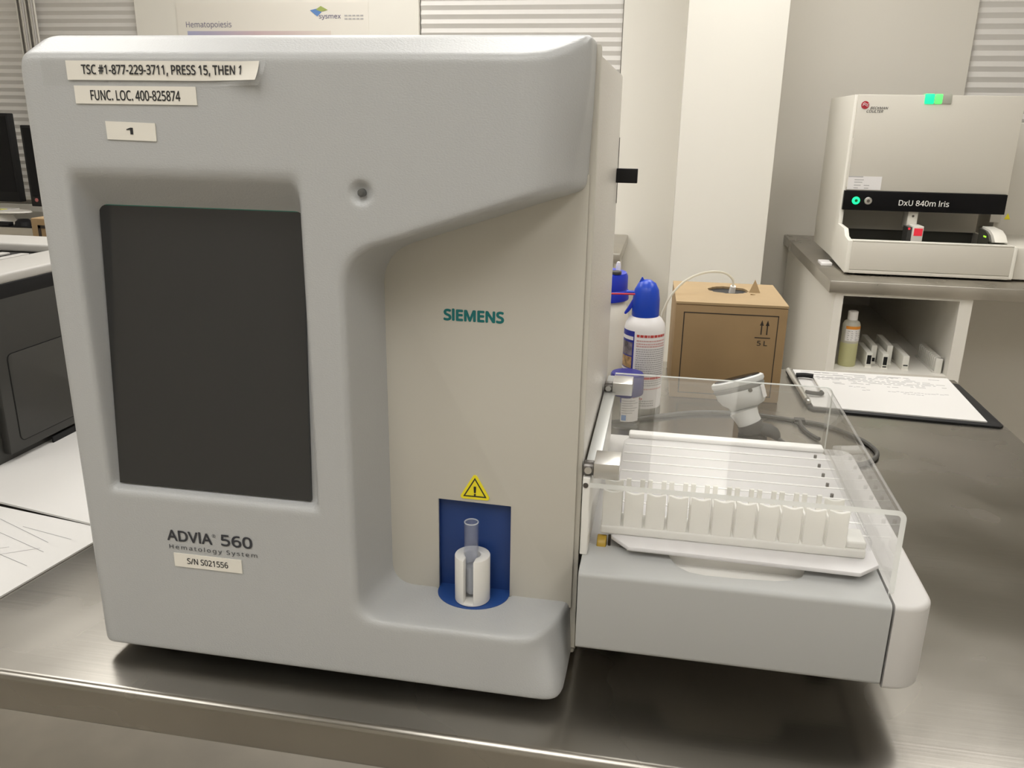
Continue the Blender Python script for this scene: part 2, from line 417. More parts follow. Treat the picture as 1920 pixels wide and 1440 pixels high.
blind(1.668, 3.0, 3.385, .08, 1.35, .041, 'grey pleated window blind above the distant white urine analyzer')
# cord bundle in front of the left blind
t = thing('blind_cords', 'bundle of grey and white pull cords hanging before the left blind', 'cord', (-2.50, 3.13, 1.3))
for k in range(9):
    x = -2.545+k*.0115
    MB().cyl((x, 3.135-.004*(k % 2), 1.32), (x+.001, 3.135-.004*(k % 2), .10), .0042, seg=8).build('cord', [CORD, LAM, DARKM][(1, 2, 1, 0, 1, 2, 1, 0, 1)[k]], t)

def ceiling_light(x, y, label):
    t = thing('ceiling_light', label, 'ceiling light', (x, y, CZ), group='ceiling light panels')
    m = MB()
    for q in ((-.31, -.29, -.61, .61), (.29, .31, -.61, .61), (-.31, .31, -.61, -.59), (-.31, .31, .59, .61)): m.box(x+q[0], x+q[1], y+q[2], y+q[3], CZ-.02, CZ)
    m.build('frame', LAM, t)
    MB().box(x-.29, x+.29, y-.59, y+.59, CZ-.014, CZ-.004).build('diffuser', LAMP, t)
for x, y in ((-1.2, 1.1), (.2, 1.1), (1.6, 1.1), (-.75, 2.3), (.85, 2.3), (-1.2, -1.1), (.2, -1.1), (1.6, -1.1)):
    ceiling_light(x, y, 'square edged lit ceiling panel overhead, out of the picture')

# poster between the two windows
t = thing('poster', 'pale wall poster headed Hematopoiesis, between the two blinds', 'poster', (-1.3, 3.16, .6))
MB().box(-1.752, -.846, 3.1565, 3.1595, .35, .938).build('sheet', POSTER, t)
PY = 3.1555
text('heading', 'Hematopoiesis', -1.7096, -1.4888, .830, .862, PY, PURPLE, t)
MB().box(-1.706, -1.02, PY, PY+.0008, .805, .822).build('gradient_bar', BAR, t)
lm = MB(); lm.prism([(-1.113, .905), (-1.080, .912), (-1.060, .898), (-1.080, .880)], PY-.0004, PY+.0006, 'y')
lm.m(1).prism([(-1.086, .908), (-1.062, .922), (-1.030, .906), (-1.050, .902), (-1.064, .900)], PY-.0008, PY+.0002, 'y')
lm.build('emblem', [mat('poster_blue', (.12, .25, .55), .6), mat('poster_green', (.35, .42, .12), .6)], t)
text('logo_lettering', 'sysmex', -1.072, -.972, .866, .886, PY, PURPLE, t, bold=.015)
sm = MB()
for i, z in enumerate((.883, .870)):
    for k in range(5): sm.box(-.955+k*.018, -.941+k*.018, PY, PY+.0008, z-.003, z+.003)
sm.build('small_print', GREYINK, t)

# ================================================================== near steel table
TX0, TX1, TY0, TY1 = -1.25, 1.057, -.043, 1.110
t = thing('steel_table', 'brushed stainless steel lab table carrying the large grey analyzer', 'table', (0, .5, FZ))
def nose(r=.007):
    P = [(TY1, TZ), (TY1, TZ-.04)]
    for k in range(7):
        a = math.radians(-90-90*k/6); P.append((TY0+.004+.004*math.cos(a), TZ-.036+.004*math.sin(a)))
    for k in range(9):
        a = math.radians(180-90*k/8); P.append((TY0+r+r*math.cos(a), TZ-r+r*math.sin(a)))
    return P
MB().prism(nose(), TX0, TX1, 'x').build('table_top', STEEL, t)
for x in (TX0+.06, TX1-.06):
    for y in (.10, TY1-.06): MB().cyl((x, y, FZ), (x, y, TZ-.04), .022).build('leg', CHROME, t)
MB().box(TX0+.04, TX1-.04, .08, TY1-.04, TZ-.10, TZ-.04).build('apron', DARKM, t)
solo(MB().box(.14, 1.0, -.15, 1.05, FZ, FZ+.006, .002).build('added_floor_mat', mat('added_floor_dark', (.06, .058, .052), .7)), 'dark grey mat added for a dark area of floor under the near steel table', 'mat')  # made-up mat that darkens this stretch of floor

# ================================================================== the big analyzer
an = thing('hematology_analyzer', 'large grey benchtop analyzer with dark touchscreen and blue sampling recess', 'analyzer', (.217, .18, TZ))
H = .0017
ox, oy, oz = -.004, -.008, -.008
nx, ny, nz = int(.444/H), int(.088/H), int(.532/H)
xs = ox+H*np.arange(nx); ys = oy+H*np.arange(ny); zs = oz+H*np.arange(nz)
X2, Y2 = np.meshgrid(xs, ys, indexing='ij')
def plan_field(right):
    P = []; r = .012
    for k in range(9):
        a = math.radians(180+90*k/8); P.append((.0095+r+r*math.cos(a), r+r*math.sin(a)))
    R_ = [right[0]]                                               # Catmull-Rom through the measured corner
    E = [right[0]]+right+[right[-1]]
    for q in range(1, len(E)-2):
        for k in range(1, 7):
            t = k/6; R_.append(tuple(.5*(2*E[q][c]+(E[q+1][c]-E[q-1][c])*t+(2*E[q-1][c]-5*E[q][c]+4*E[q+1][c]-E[q+2][c])*t*t+(3*E[q][c]-E[q-1][c]-3*E[q+1][c]+E[q+2][c])*t**3) for c in (0, 1)))
    return poly_sd(X2, Y2, P+R_+[(.0095, .0735)])[:, :, None].astype(np.float32)
low = plan_field([(.402, 0), (.414, .0008), (.4215, .0045), (.4255, .0120), (.4268, .0250), (.4268, .0735)])
mid = plan_field([(.380, 0), (.3965, .0030), (.4075, .0120), (.4165, .0310), (.4222, .0520), (.4262, .0735)])
upp = plan_field([(.383, 0), (.3980, .0026), (.4065, .0070), (.4150, .0138), (.4222, .0216), (.4262, .0300), (.4268, .0420), (.4268, .0735)])
X = xs[:, None, None].astype(np.float32); Y = ys[None, :, None].astype(np.float32); Z = zs[None, None, :].astype(np.float32)
sstep = lambda t: np.clip(t, 0, 1)**2*(3-2*np.clip(t, 0, 1))
w1, w2 = sstep((Z-.001)/.056), sstep((Z-.405)/.085)
D2 = low*(1-w1)+(mid*(1-w2)+upp*w2)*w1
ca, sa = math.cos(.485), math.sin(.485)
top = (Z-.4947)*ca-Y*sa
top = smax(top, Z-.5108, .004)
body = smax(D2, smax(top, .0095-X, .016), .0045)
body = smax(body, -Z, .006)
# recess of the sampling bay
cut = smax(.2545+.17*Y-X, .0575-Z, .022)
cut = smax(cut, (Z-(.3655+(X-.2753)*.3345)+.13*Y)*.95, .026)
cut = np.maximum(cut, Y-.0640)
body = smax(body, -cut, .0065)
wellcut = np.maximum(np.maximum(np.abs(X-.3396)-.0330, Y-.0800), np.maximum(np.maximum(.0560-Z, Z-.1450), .0605-Y))
body = np.maximum(body, -wellcut)
# recess of the touchscreen, its floor leaning back
yscr = .0074+(Z-.1585)*.0783
c2 = smax(.0405+.18*Y-X, X-(.2245-.24*Y), .004)
c2 = smax(c2, (Z-(.4135-1.05*Y))*.7, .009)
c2 = smax(c2, (.1540+.30*Y-Z)*.9, .005)
c2 = np.maximum(c2, Y-yscr-.0026)
body = smax(body, -c2, .0055)
# dimple of the indicator lamp
ball = np.sqrt((X-.2713)**2+(Y+.0040)**2+(Z-.4045)**2)-.0092
body = smax(body, -ball, .003)
V, Q = surface_nets(body.astype(np.float32), (ox, oy, oz), H)
link_mesh('front_shell', net_mesh('front_shell', V, Q), GREY, an, sharp=None)
del body, cut, c2, ball

# touchscreen glass
def scr(x, z, dy=0): return (x, .0074+(z-.1585)*.0783-dy, z)
b = bmesh.new(); zt, zb = .3868, .1580
c = [(.0450, zb), (.2165, zb), (.2150, zt), (.0463, zt)]
fr = [b.verts.new(scr(x, z, .0004)) for x, z in c]; bk = [b.verts.new(scr(x, z, -.0030)) for x, z in c]
b.faces.new(fr); b.faces.new(bk[::-1])
for i in range(4): b.faces.new((fr[i], bk[i], bk[(i+1) % 4], fr[(i+1) % 4])).material_index = 0
bmesh.ops.recalc_face_normals(b, faces=b.faces)
me = bpy.data.meshes.new('touchscreen'); b.to_mesh(me); b.free()
ts = link_mesh('touchscreen', me, SCREEN, an)
b = bmesh.new()
e0 = [scr(.0463, zt, .0005), scr(.2150, zt, .0005), scr(.2150, zt+.0010, .0005), scr(.0463, zt+.0010, .0005)]
e1 = [(p[0], p[1]+.003, p[2]) for p in e0]
a_ = [b.verts.new(p) for p in e0]; d__ = [b.verts.new(p) for p in e1]; b.faces.new(a_); b.faces.new(d__[::-1])
for i in range(4): b.faces.new((a_[i], d__[i], d__[(i+1) % 4], a_[(i+1) % 4]))
bmesh.ops.recalc_face_normals(b, faces=b.faces)
me = bpy.data.meshes.new('glass_edge'); b.to_mesh(me); b.free(); link_mesh('glass_edge', me, GREENEDGE, ts, label='green glass edge along the top of the screen')

# indicator lamp
MB().lathe([(0, -.0030), (.0016, -.0028), (.0027, -.0015), (.0029, 0), (.0029, .004), (0, .004)], (0, 0, 0), 24,
           M=Matrix.Translation((.2713, .0020, .4045)) @ Matrix.Rotation(math.radians(-90), 4, 'X')).build('indicator_lamp', LEDM, an)

# beige inner panel with the notch of the blue recess
def slope_top(x): return .4082+(x-.4217)*.395
P = [(.2560, .0520), (.3079, .0520), (.3079, .1441), (.3713, .1431), (.3713, .0520), (.4258, .0520), (.4258, .4180), (.2560, .3560)]
MB().prism(P, .0620, .0648, 'y', .0006, 2).build('inner_panel', BEIGE, an)
well = MB(); well.box(.3066, .3726, .0690, .0715, .0560, .1450)
well.box(.3066, .3079, .0648, .0700, .0560, .1450); well.box(.3713, .3726, .0648, .0700, .0560, .1450); well.box(.3066, .3726, .0648, .0700, .1441, .1455)
wo = well.build('sampling_recess', BLUE, an)
fl = [(.3079, .0700), (.3079, .0600)]
for k in range(25):
    a = math.radians(180+180*k/24); fl.append((.3396+.0317*math.cos(a), .0600+.0268*math.sin(a)))
fl += [(.3713, .0700)]
MB().prism(fl, .0560, .0582).build('recess_floor', BLUEF, wo)
# tube adapter: slotted white cylinder
cx, cy, R, rb, sw = .3408, .0505, .0152, .0070, .0042
P = []; sd = math.radians(268)
for k in range(49):
    a0 = sd+math.asin(sw/R); a1 = sd+2*math.pi-math.asin(sw/R); a = a0+(a1-a0)*k/48; P.append((cx+R*math.cos(a), cy+R*math.sin(a)))
for k in range(33):
    a0 = sd+2*math.pi-math.asin(sw/rb); a1 = sd+math.asin(sw/rb); a = a0+(a1-a0)*k/32; P.append((cx+rb*math.cos(a), cy+rb*math.sin(a)))
ad = MB().prism(P, .0590, .1010, bev=.0009, seg=2); ad.cyl((cx, cy, .0589), (cx, cy, .0605), R, seg=48)
ad.build('tube_adapter', WHITE, an, label='white slotted tube adapter')
tb = thing('sample_tube', 'empty clear sample tube standing in the white slotted adapter', 'sample tube', (cx-.0012, cy-.0002, .0612))
tc_ = (cx-.0010, cy-.0004, .0610)
prof = [(0, 0), (.0030, .0008), (.0052, .0030), (.0062, .0062), (.0062, .0700), (.0060, .0707), (.0054, .0700), (.0054, .0065), (.0044, .0036), (.0024, .0016), (0, .0012)]
MB().lathe(prof, tc_, 40).build('tube_wall', TUBEG, tb, sharp=None)
MB().lathe([(.0052, .0700), (.0052, .0706), (.0057, .0710), (.0062, .0706), (.0062, .0700)], tc_, 40).build('tube_rim', translucent_mat('tube_rim_plastic', (.85, .88, .92), .4, .35), tb, sharp=None)
MB().lathe([(0, .0016), (.0026, .0020), (.0046, .0040), (.0053, .0066), (.0053, .0290), (0, .0285)], tc_, 32).build('cloudy_fill', translucent_mat('cloudy_plastic', (.78, .79, .79), .3, .15), tb, sharp=None)

# warning triangle
def rtri(cx, cz, s, r, y0, y1, mb):
    P = []; pts = [(cx, cz+s*.58), (cx-s*.5, cz-s*.29), (cx+s*.5, cz-s*.29)]
    for i, (x, z) in enumerate(pts):
        a0 = math.radians([30, 150, 270][i])
        for k in range(7):
            a = a0+math.radians(120)*k/6; P.append((x+r*math.cos(a), z+r*math.sin(a)))
    mb.prism(P, y0, y1, 'y'); return mb
wt = rtri(.3402, .1552, .0205, .0022, .0612, .0622, MB()).build('warning_sticker', YELLOW, an, label='yellow warning triangle sticker')
m = MB()
def tri_ring(mb, cx, cz, s, wd, y):
    o = [(cx, cz+s*.58), (cx-s*.5, cz-s*.29), (cx+s*.5, cz-s*.29)]; q = 1-wd*3.46/s; i_ = [(cx+(x-cx)*q, cz+(z-cz)*q) for x, z in o]
    for k in range(3):
        j = (k+1) % 3; mb.quad([(o[k][0], y, o[k][1]), (o[j][0], y, o[j][1]), (i_[j][0], y, i_[j][1]), (i_[k][0], y, i_[k][1])])
tri_ring(m, .3402, .1552, .0205, .0011, .06112)
m.prism([(.3394, .1530), (.3410, .1530), (.3413, .1590), (.3391, .1590)], .0608, .0612, 'y', .0003, 1)
m.cyl((.3402, .0608, .1514), (.3402, .0612, .1514), .0009, seg=16)
m.build('warning_symbol', INK, wt)

text('maker_lettering', 'SIEMENS', .3145, .3627, .3020, .3110, .0617, TEAL, an, bold=.055, label='teal maker lettering')
text('model_lettering', 'ADVIA', .0885, .1292, .1126, .1226, -.0006, INKB, an, bold=.030)
text('model_number_lettering', '560', .1378, .1652, .1127, .1228, -.0006, INKB, an, bold=.030)
text('registered_mark', '®', .1298, .1330, .1192, .1224, -.0006, INKB, an)
text('subtitle_lettering', 'Hematology System', .0893, .1692, .1035, .1089, -.0006, INKB, an, spacing=1.25)

def sticker(x0, x1, z0, z1, words, wx0, wx1, wz0, wz1, bold=0., label=None, skew=0.):
    P = [(x0, z0), (x1, z0+skew), (x1, z1+skew), (x0, z1)]
    o = MB().prism(P, -.0009, -.0002, 'y').build('sticker', STICK, an, label=label)
    text('lettering', words, wx0, wx1, wz0, wz1, -.0012, INK, o, bold=bold, slant=skew)
sticker(.0575, .1529, .4615, .4738, 'FUNC. LOC. 400-825874', .0704, .1406, .4640, .4708, .018, 'white sticker reading FUNC. LOC. 400-825874')
o = MB().prism([(.0793, .4371), (.1183, .4363), (.1186, .4488), (.0791, .4497)], -.0009, -.0002, 'y').build('sticker', STICK, an, label='white sticker reading 1')
MB().prism([(.0985, .4408), (.1006, .4407), (.1007, .4454), (.0990, .4455), (.0957, .4444), (.0956, .4437), (.0985, .4441)], -.00125, -.0009, 'y').build('lettering', INK, o)
sticker(.0927, .1545, .0884, .1010, 'S/N S021556', .1049, .1420, .0920, .0975, .015, 'white serial number sticker')
# the top sticker, its lower right corner peeling off
def peel(x, z, lift=0.):
    u = (x-.150)/.055; v = (.4905-z)/.016; k = max(0., u*.75+v*.55-.55)
    return (x-.004*min(k, 1.)**2, -.0010-lift-.012*k*k*1.3, z+.0014*k)
tp = MB().grid(lambda u, v: peel(.033+.1745*u, .4738+.0197*v, -.0004), 40, 6).build('clear_tape', TAPE, an, sharp=None)
st = MB().grid(lambda u, v: peel(.0537+.1490*u, .4776+.0130*v, .0003), 40, 6).build('sticker', STICK, an, sharp=None, label='white sticker with the telephone number, corner peeling off')
text('lettering', 'TSC #1-877-229-3711, PRESS 15, THEN 1', .0662, .1892, .4806, .4878, 0, INK, st, bold=.018, warp=lambda x, z: peel(x, z, .0009))

# side frame, housing, feet
MB().prism([(.0655, .010), (.0752, .002), (.0752, .5060), (.0655, .5075)], .4240, .4300, 'x', .0008, 2).build('side_frame', BEIGE, an)
MB().box(.014, .4290, .0740, .3552, -.002, .5020, .002, 2).build('metal_housing', METALP, an, label='cream textured metal housing')
for x in (.06, .38):
    for y in (.045, .32): MB().cyl((x, y, TZ), (x, y, .002), .014, .016, bev=.001).build('foot', BLACK, an)
br = MB().box(.4292, .4510, .328, .336, .3950, .4095, .0005); br.build('side_bracket', BLACK, an, label='black bracket sticking out of the right side')
MB().box(.4288, .4294, .350, .3555, .372, .440).build('panel_seam', DARKG, an)

# ================================================================== autosampler
sm_ = thing('autosampler', 'grey and white sample loading module attached to the right of the analyzer', 'autosampler', (.57, .2, TZ))
P = [(.4335, .0310), (.6746, .0310), (.6746, .0870), (.6165, .0800), (.6155, .0700), (.6120, .0615), (.6040, .0545), (.5900, .0505), (.5600, .0480), (.5350, .0475), (.5220, .0500), (.5130, .0570), (.5075, .0680), (.5045, .0790), (.4335, .0810)]
b = bmesh.new(); lo = [b.verts.new((x, y, .0335)) for x, y in P]; hi = [b.verts.new((x, y, .1058)) for x, y in P]
b.faces.new(lo[::-1]); b.faces.new(hi); n = len(P)
for i in range(n): b.faces.new((lo[i], lo[(i+1) % n], hi[(i+1) % n], hi[i]))
bmesh.ops.recalc_face_normals(b, faces=b.faces)
es = [e for e in b.edges if all(v.co.y < .032 for v in e.verts) and abs(e.verts[0].co.z-e.verts[1].co.z) < .001]
bmesh.ops.bevel(b, geom=es, offset=.0045, segments=5, affect='EDGES', profile=.5)
mm = MB(); mm._add(b); mm.build('front_cover', GREYS, sm_)
MB().box(.4335, .6746, .0460, .3600, .0360, .0985, .001).build('base', WHITE, sm_)
mm = MB(); mm.prism([(.4335, .081), (.4640, .081), (.4640, .36), (.4335, .36)], .0985, .1030).build('side_ledge', CAPW, sm_)
cp = rrect(.6765, .7075, .0300, .3620, .0, 1)
pl = [(.6765, .0300)]
for k in range(13):
    a = math.radians(-90+90*k/12); pl.append((.6835+.0240*math.cos(a), .0540+.0240*math.sin(a)))
for k in range(9):
    a = math.radians(90*k/8); pl.append((.6915+.0160*math.cos(a), .3460+.0160*math.sin(a)))
pl.append((.6765, .3620))
b = bmesh.new(); lo = [b.verts.new((x, y, .0315)) for x, y in pl]; hi = [b.verts.new((x, y, .1062)) for x, y in pl]; n = len(pl)
b.faces.new(lo[::-1]); b.faces.new(hi)
for i in range(n): b.faces.new((lo[i], lo[(i+1) % n], hi[(i+1) % n], hi[i]))
bmesh.ops.recalc_face_normals(b, faces=b.faces)
es = [e for e in b.edges if abs(e.verts[0].co.z-e.verts[1].co.z) < .001 and not all(v.co.x < .677 for v in e.verts)]
bmesh.ops.bevel(b, geom=es, offset=.0042, segments=5, affect='EDGES', profile=.5)
mm = MB(); mm._add(b); mm.build('end_cap', CAPW, sm_, label='off white rounded end cap')
for x in (.46, .66):
    for y in (.16, .33): MB().cyl((x, y, TZ), (x, y, .036), .013).build('foot', BLACK, sm_)
# tray with chamfered corners and divider lines
P = [(.4560, .0830), (.4715, .0655), (.6560, .0610), (.6735, .0780), (.6735, .3130), (.6620, .3360), (.4640, .3360), (.4545, .3130)]
tr = MB(); tr.prism(P, .1112, .1150, bev=.0008, seg=2)
RY = [.3010, .2757, .2510, .2267, .2018, .1770, .1520, .1275]
tr.m(1)
for y in RY: tr.box(.4565, .6735, y-.0010, y+.0010, .1145, .1158)
tr.box(.4590, .6700, .3215, .3360, .1145, .1200, .002)
tray = tr.build('tray', [TRAYM, mat('ridge_white', (.95, .94, .93), .4)], sm_)
MB().box(.470, .660, .075, .325, .0985, .1115).build('tray_support', WHITE, sm_)
for y in RY[:7]: MB().cyl((.6585, y+.004, .1148), (.6585, y+.004, .1185), .0016, seg=12).build('stud', DARKM, tray)
gr = MB().box(.6690, .6720, .1000, .3080, .1150, .1240, .0008, 2); gr.build('guide_rail', ACRYL, sm_)
MB().cyl((.4440, .0860, .1040), (.4520, .0860, .1040), .0085, seg=24, bev=.001).build('roller', AMBER, sm_, label='amber rubber roller')
MB().cyl((.4545, .0870, .1030), (.4545, .0870, .1130), .0012, seg=10).build('pin', DARKM, sm_)
# hinge rail on the analyzer side of the cover
MB().box(.4312, .4375, .0600, .3450, .1060, .1770, .001).build('hinge_plate', WHITE, sm_)
MB().box(.4310, .4430, .0800, .3450, .1775, .1800, .0006).build('hinge_rail', mat('satin_metal', (.55, .56, .55), .35, .7), sm_)
MB().cyl((.4338, .0593, .1700), (.4338, .0602, .1700), .0022, seg=16).build('screw', DARKM, sm_)
for y0 in (.0600, .2840):
    hg = MB(); hg.prism([(y0, .1765), (y0+.030, .1765), (y0+.030, .1900), (y0, .1900)], .4395, .4605, 'x', .0007, 2)
    ho = hg.build('hinge', CHROME, sm_, label='chrome hinge')
    MB().cyl((.4310, y0+.006, .1835), (.4395, y0+.006, .1835), .0062, seg=24, bev=.0008).build('hinge_knuckle', DARKM, ho)
    MB().cyl((.4352, y0-.0012, .1835), (.4352, y0+.0010, .1835), .0030, seg=20).build('hinge_pin', CHROME, ho)
# acrylic cover: bent sheet, clear faces and frosted cut edges
CY0, CY1, CT = .0500, .3650, .0042
out_ = [(.4380, .1770)]; in_ = [(.4380, .1770-CT)]
for k in range(9):
    a = math.radians(90-90*k/8); out_.append((.6720+.0075*math.cos(a), .1695+.0075*math.sin(a))); in_.append((.6720+.0033*math.cos(a), .1695+.0033*math.sin(a)))
out_.append((.6795, .1000)); in_.append((.6795-CT, .1000))
b = bmesh.new(); n = len(out_)
ro = [[b.verts.new((x, y, z)) for x, z in out_] for y in (CY0, CY1)]; ri = [[b.verts.new((x, y, z)) for x, z in in_] for y in (CY0, CY1)]
for i in range(n-1):
    b.faces.new((ro[0][i], ro[0][i+1], ro[1][i+1], ro[1][i])).material_index = 2 if 1 < i < 7 else 0; b.faces.new((ri[0][i], ri[1][i], ri[1][i+1], ri[0][i+1]))
    for k in (0, 1): b.faces.new((ro[k][i], ro[k][i+1], ri[k][i+1], ri[k][i])).material_index = 1-k
for i in (0, n-1): b.faces.new((ro[0][i], ro[1][i], ri[1][i], ri[0][i])).material_index = 1
bmesh.ops.recalc_face_normals(b, faces=b.faces)
me = bpy.data.meshes.new('cover'); b.to_mesh(me); b.free()
MB().tube([(x, CY1, z) for x, z in out_], .0008, 6, 1).build('edge_highlight', ACRED, sm_, label='added bright line along the rear edge of the clear cover')  # frosted tube added to draw the bright line along the rear edge
link_mesh('cover', me, [ACRYL, ACRED, clear_mat('acrylic_bend_highlight', (.97, .97, .97), .06, 1.0, .08, .22, (.9, .9, .9))], sm_, label='clear bent acrylic cover', sharp=50)  # hazy third material paints the highlight along the bend

# tube rack on the tray
rk = thing('tube_rack', 'empty translucent white tube rack lying on the autosampler tray', 'tube rack', (.545, .1, .115))
m = MB(); m.box(.4460, .6640, .0840, .1130, .1152, .1235, .002)
rkb = m.build('rack_base', RACKM, rk)
x0, pit = .4465, .01845
for i in range(11):
    a = x0+i*pit+.0006; c_ = a+pit-.0024; P = [(a, .1230), (c_, .1230), (c_, .1560)]
    for k in range(9):
        t_ = k/8; P.append((c_-.0015-(c_-a-.003)*t_, .1560-.0018*math.sin(math.pi*t_)))
    P.append((a, .1560))
    fo = MB().prism(P, .0850, .0880, 'y', .0005, 1); fo.prism(P, .1085, .1110, 'y', .0005, 1) if i in (0, 10) else fo.box(a, a+.0042, .1085, .1110, .123, .158, .0004, 1).box(c_-.0042, c_, .1085, .1110, .123, .158, .0004, 1)
    fo.box(a-.0003, a+.0010, .0880, .1100, .1230, .1480)
    fo.build('tube_slot', RACKM, rk)
MB().box(.6480, .6640, .0850, .1110, .1235, .1300, .002).build('rack_end', RACKM, rk)

# ================================================================== things on the near table
# cardboard 5 L box
BR = math.radians(1.5)
bx = thing('cardboard_box', 'brown cardboard box with torn round top opening, marked 5 L', 'box', (.602, .978, TZ), BR)
MBX = Matrix.Translation((.602, .978, TZ)) @ Matrix.Rotation(BR, 4, 'Z')
hw, hd, hh = .0945, .100, .1745
m = MB(); m.box(-hw, hw, -hd, hd, 0, hh-.0045, .003, 2, M=MBX); m.build('carton', CARD, bx)
# lid with a ragged opening
hole = []; rnd = random.Random(3)
for k in range(36):
    a = 2*math.pi*k/36; j = 1+rnd.uniform(-.07, .07); hole.append((.004+.036*j*math.cos(a), .028+.034*j*math.sin(a)))
b = bmesh.new(); out4 = []
for k in range(36):
    a = 2*math.pi*k/36; c_, s_ = math.cos(a), math.sin(a); q = min(hw/abs(c_) if abs(c_) > 1e-6 else 9, hd/abs(s_) if abs(s_) > 1e-6 else 9); out4.append((q*c_, q*s_))
for kk, (x, y) in enumerate(((hw, hd), (-hw, hd), (-hw, -hd), (hw, -hd))):
    i = min(range(36), key=lambda q: (out4[q][0]-x)**2+(out4[q][1]-y)**2); out4[i] = (x, y)
def ring(z, P): return [b.verts.new((x, y, z)) for x, y in P]
A0, A1, B0, B1 = ring(hh, out4), ring(hh, hole), ring(hh-.004, out4), ring(hh-.004, hole)
for i in range(36):
    j = (i+1) % 36; b.faces.new((A0[i], A0[j], A1[j], A1[i])); b.faces.new((B0[j], B0[i], B1[i], B1[j])); b.faces.new((A0[i], B0[i], B0[j], A0[j])); b.faces.new((A1[j], B1[j], B1[i], A1[i]))
bmesh.ops.transform(b, matrix=MBX, verts=b.verts); m = MB(); m._add(b); lid = m.build('lid', CARDT, bx)
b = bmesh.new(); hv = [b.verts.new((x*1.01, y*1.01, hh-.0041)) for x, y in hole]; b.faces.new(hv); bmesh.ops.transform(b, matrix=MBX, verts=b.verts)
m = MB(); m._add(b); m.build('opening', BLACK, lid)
m = MB(); m.prism([(.030, 0), (.050, 0), (.040, .024)], -.0005, .0008, 'y', M=MBX @ Matrix.Translation((.010, .012, hh)) @ Matrix.Rotation(math.radians(-15), 4, 'X'))
m.prism([(0, -.008), (.026, .002), (.004, .006)], 0, .0012, 'z', M=MBX @ Matrix.Translation((.040, -.004, hh+.001)) @ Matrix.Rotation(math.radians(12), 4, 'Y')); m.build('torn_flap', CARDT, bx)
m = MB(); fy = -hd-.0004
def fb(m, x0, x1, z0, z1): m.box(x0, x1, fy, fy+.0006, z0, z1, M=MBX)
fx0, fx1, fz0, fz1 = -.0800, .0800, .010, .1570
fb(m, fx0, fx1, fz1-.0018, fz1); fb(m, fx0, fx1, fz0, fz0+.0014); fb(m, fx0, fx0+.0018, fz0, fz1); fb(m, fx1-.0014, fx1, fz0, fz1)
for ax in (.053, .0625):
    fb(m, ax-.0010, ax+.0010, .123, .144); m.prism([(ax-.0032, .139), (ax+.0032, .139), (ax, .1485)], fy, fy+.0006, 'y', M=MBX)
fb(m, .043, .069, .1165, .1182); pr = m.build('printed_frame', CARDLINE, bx)
MI = MBX
text('lettering', '5 L', .0480, .0645, .1035, .1120, 0, CARDLINE, bx, bold=.02, warp=lambda x, z: tuple(MI @ Vector((x, fy-.0003, z))))
# clear tubing out of the box
m = MB(); m.cyl((.612, 1.000, .1590), (.613, .996, .172), .006, .005); 
tub = thing('tubing', 'thin clear tube arching out of the top of the 5 L box', 'tube', (.612, 1.0, .15))
m.build('tube_connector', WHITE, tub)
MB().tube([(.613, .996, .171), (.610, .993, .186), (.592, .985, .198), (.560, .97, .199), (.528, .955, .187), (.505, .94, .165), (.492, .93, .140), (.484, .925, .10), (.482, .922, TZ+.004)], .0022, 10).build('clear_hose', MILKY, tub)

# second cardboard box beyond the printer
b2 = thing('cardboard_box', 'brown cardboard box partly hidden behind the charcoal printer', 'box', (-.58, .96, TZ))
MB().box(-.726, -.44, .862, 1.06, TZ, .2620, .003, 2).build('carton', CARD, b2)
m = MB(); m.box(-.711, -.46, .8612, .8622, .243, .249); m.box(-.711, -.705, .8612, .8622, .05, .249); m.build('printed_frame', CARDLINE, b2)

# compressed air duster
dc = (.4615, .7790, TZ); dr = .0335
du = thing('air_duster', 'white compressed air can with a bright blue trigger nozzle', 'spray can', dc)
MB().lathe([(0, .001), (dr-.003, 0), (dr, .003), (dr, .147), (dr-.002, .156), (dr-.007, .164), (dr-.012, .168), (dr-.014, .170), (0, .170)], dc, 48).build('can_body', CANW, du)
MB().lathe([(dr+.0001, .001), (dr+.0004, .003), (dr+.0004, .016), (dr+.0001, .0175)], dc, 48).build('base_ring', SILV, du)
def wrap(a, r=dr, z=0): return (dc[0]+r*math.cos(a), dc[1]+r*math.sin(a), dc[2]+z)
def band(m, a0, a1, z0, z1, r=dr+.0003, n=10, c=dc):
    return m.grid(lambda u, v: (c[0]+r*math.cos(a0+(a1-a0)*u), c[1]+r*math.sin(a0+(a1-a0)*u), c[2]+z0+(z1-z0)*v), n, 1)
D = math.radians
m = MB(); band(m, D(165), D(243), .018, .147); lb = m.build('blue_label', BLUELAB, du, label='blue front label of the can')
for za, zb_ in ((.132, .138), (.0795, .0835)):
    m = MB(); band(m, D(185), D(240), za, zb_, dr+.0005); m.build('white_stripe', CANW, lb)
m = MB(); band(m, D(190), D(238), .106, .128, dr+.0005); m.build('photo_print', mat('photo_print', (.20, .17, .20), .4, mottle=(90, .7)), lb)
m = MB(); band(m, D(190), D(238), .085, .104, dr+.0005); m.build('photo_print', mat('photo_print_warm', (.42, .26, .12), .4, mottle=(90, .7)), lb)
m = MB(); rnd = random.Random(5)
def printline(m, z, h, a0, a1, step=.09, gap=.25, skip=.0):
    a = a0
    while a < a1-.02:
        w_ = rnd.uniform(.5, 1.4)*step
        if rnd.random() > skip: band(m, a, min(a+w_, a1), z-h/2, z+h/2, dr+.0004, 3)
        a += w_+step*gap
for za, h_, a1, st_, gp_ in ((.1405, .0042, 338, .13, .25), (.0700, .0040, 340, .30, .05), (.0350, .003, 275, .12, .25)):
    m = MB(); printline(m, za, h_, D(250), D(a1), st_, gp_); m.build('red_print', REDINK, du)
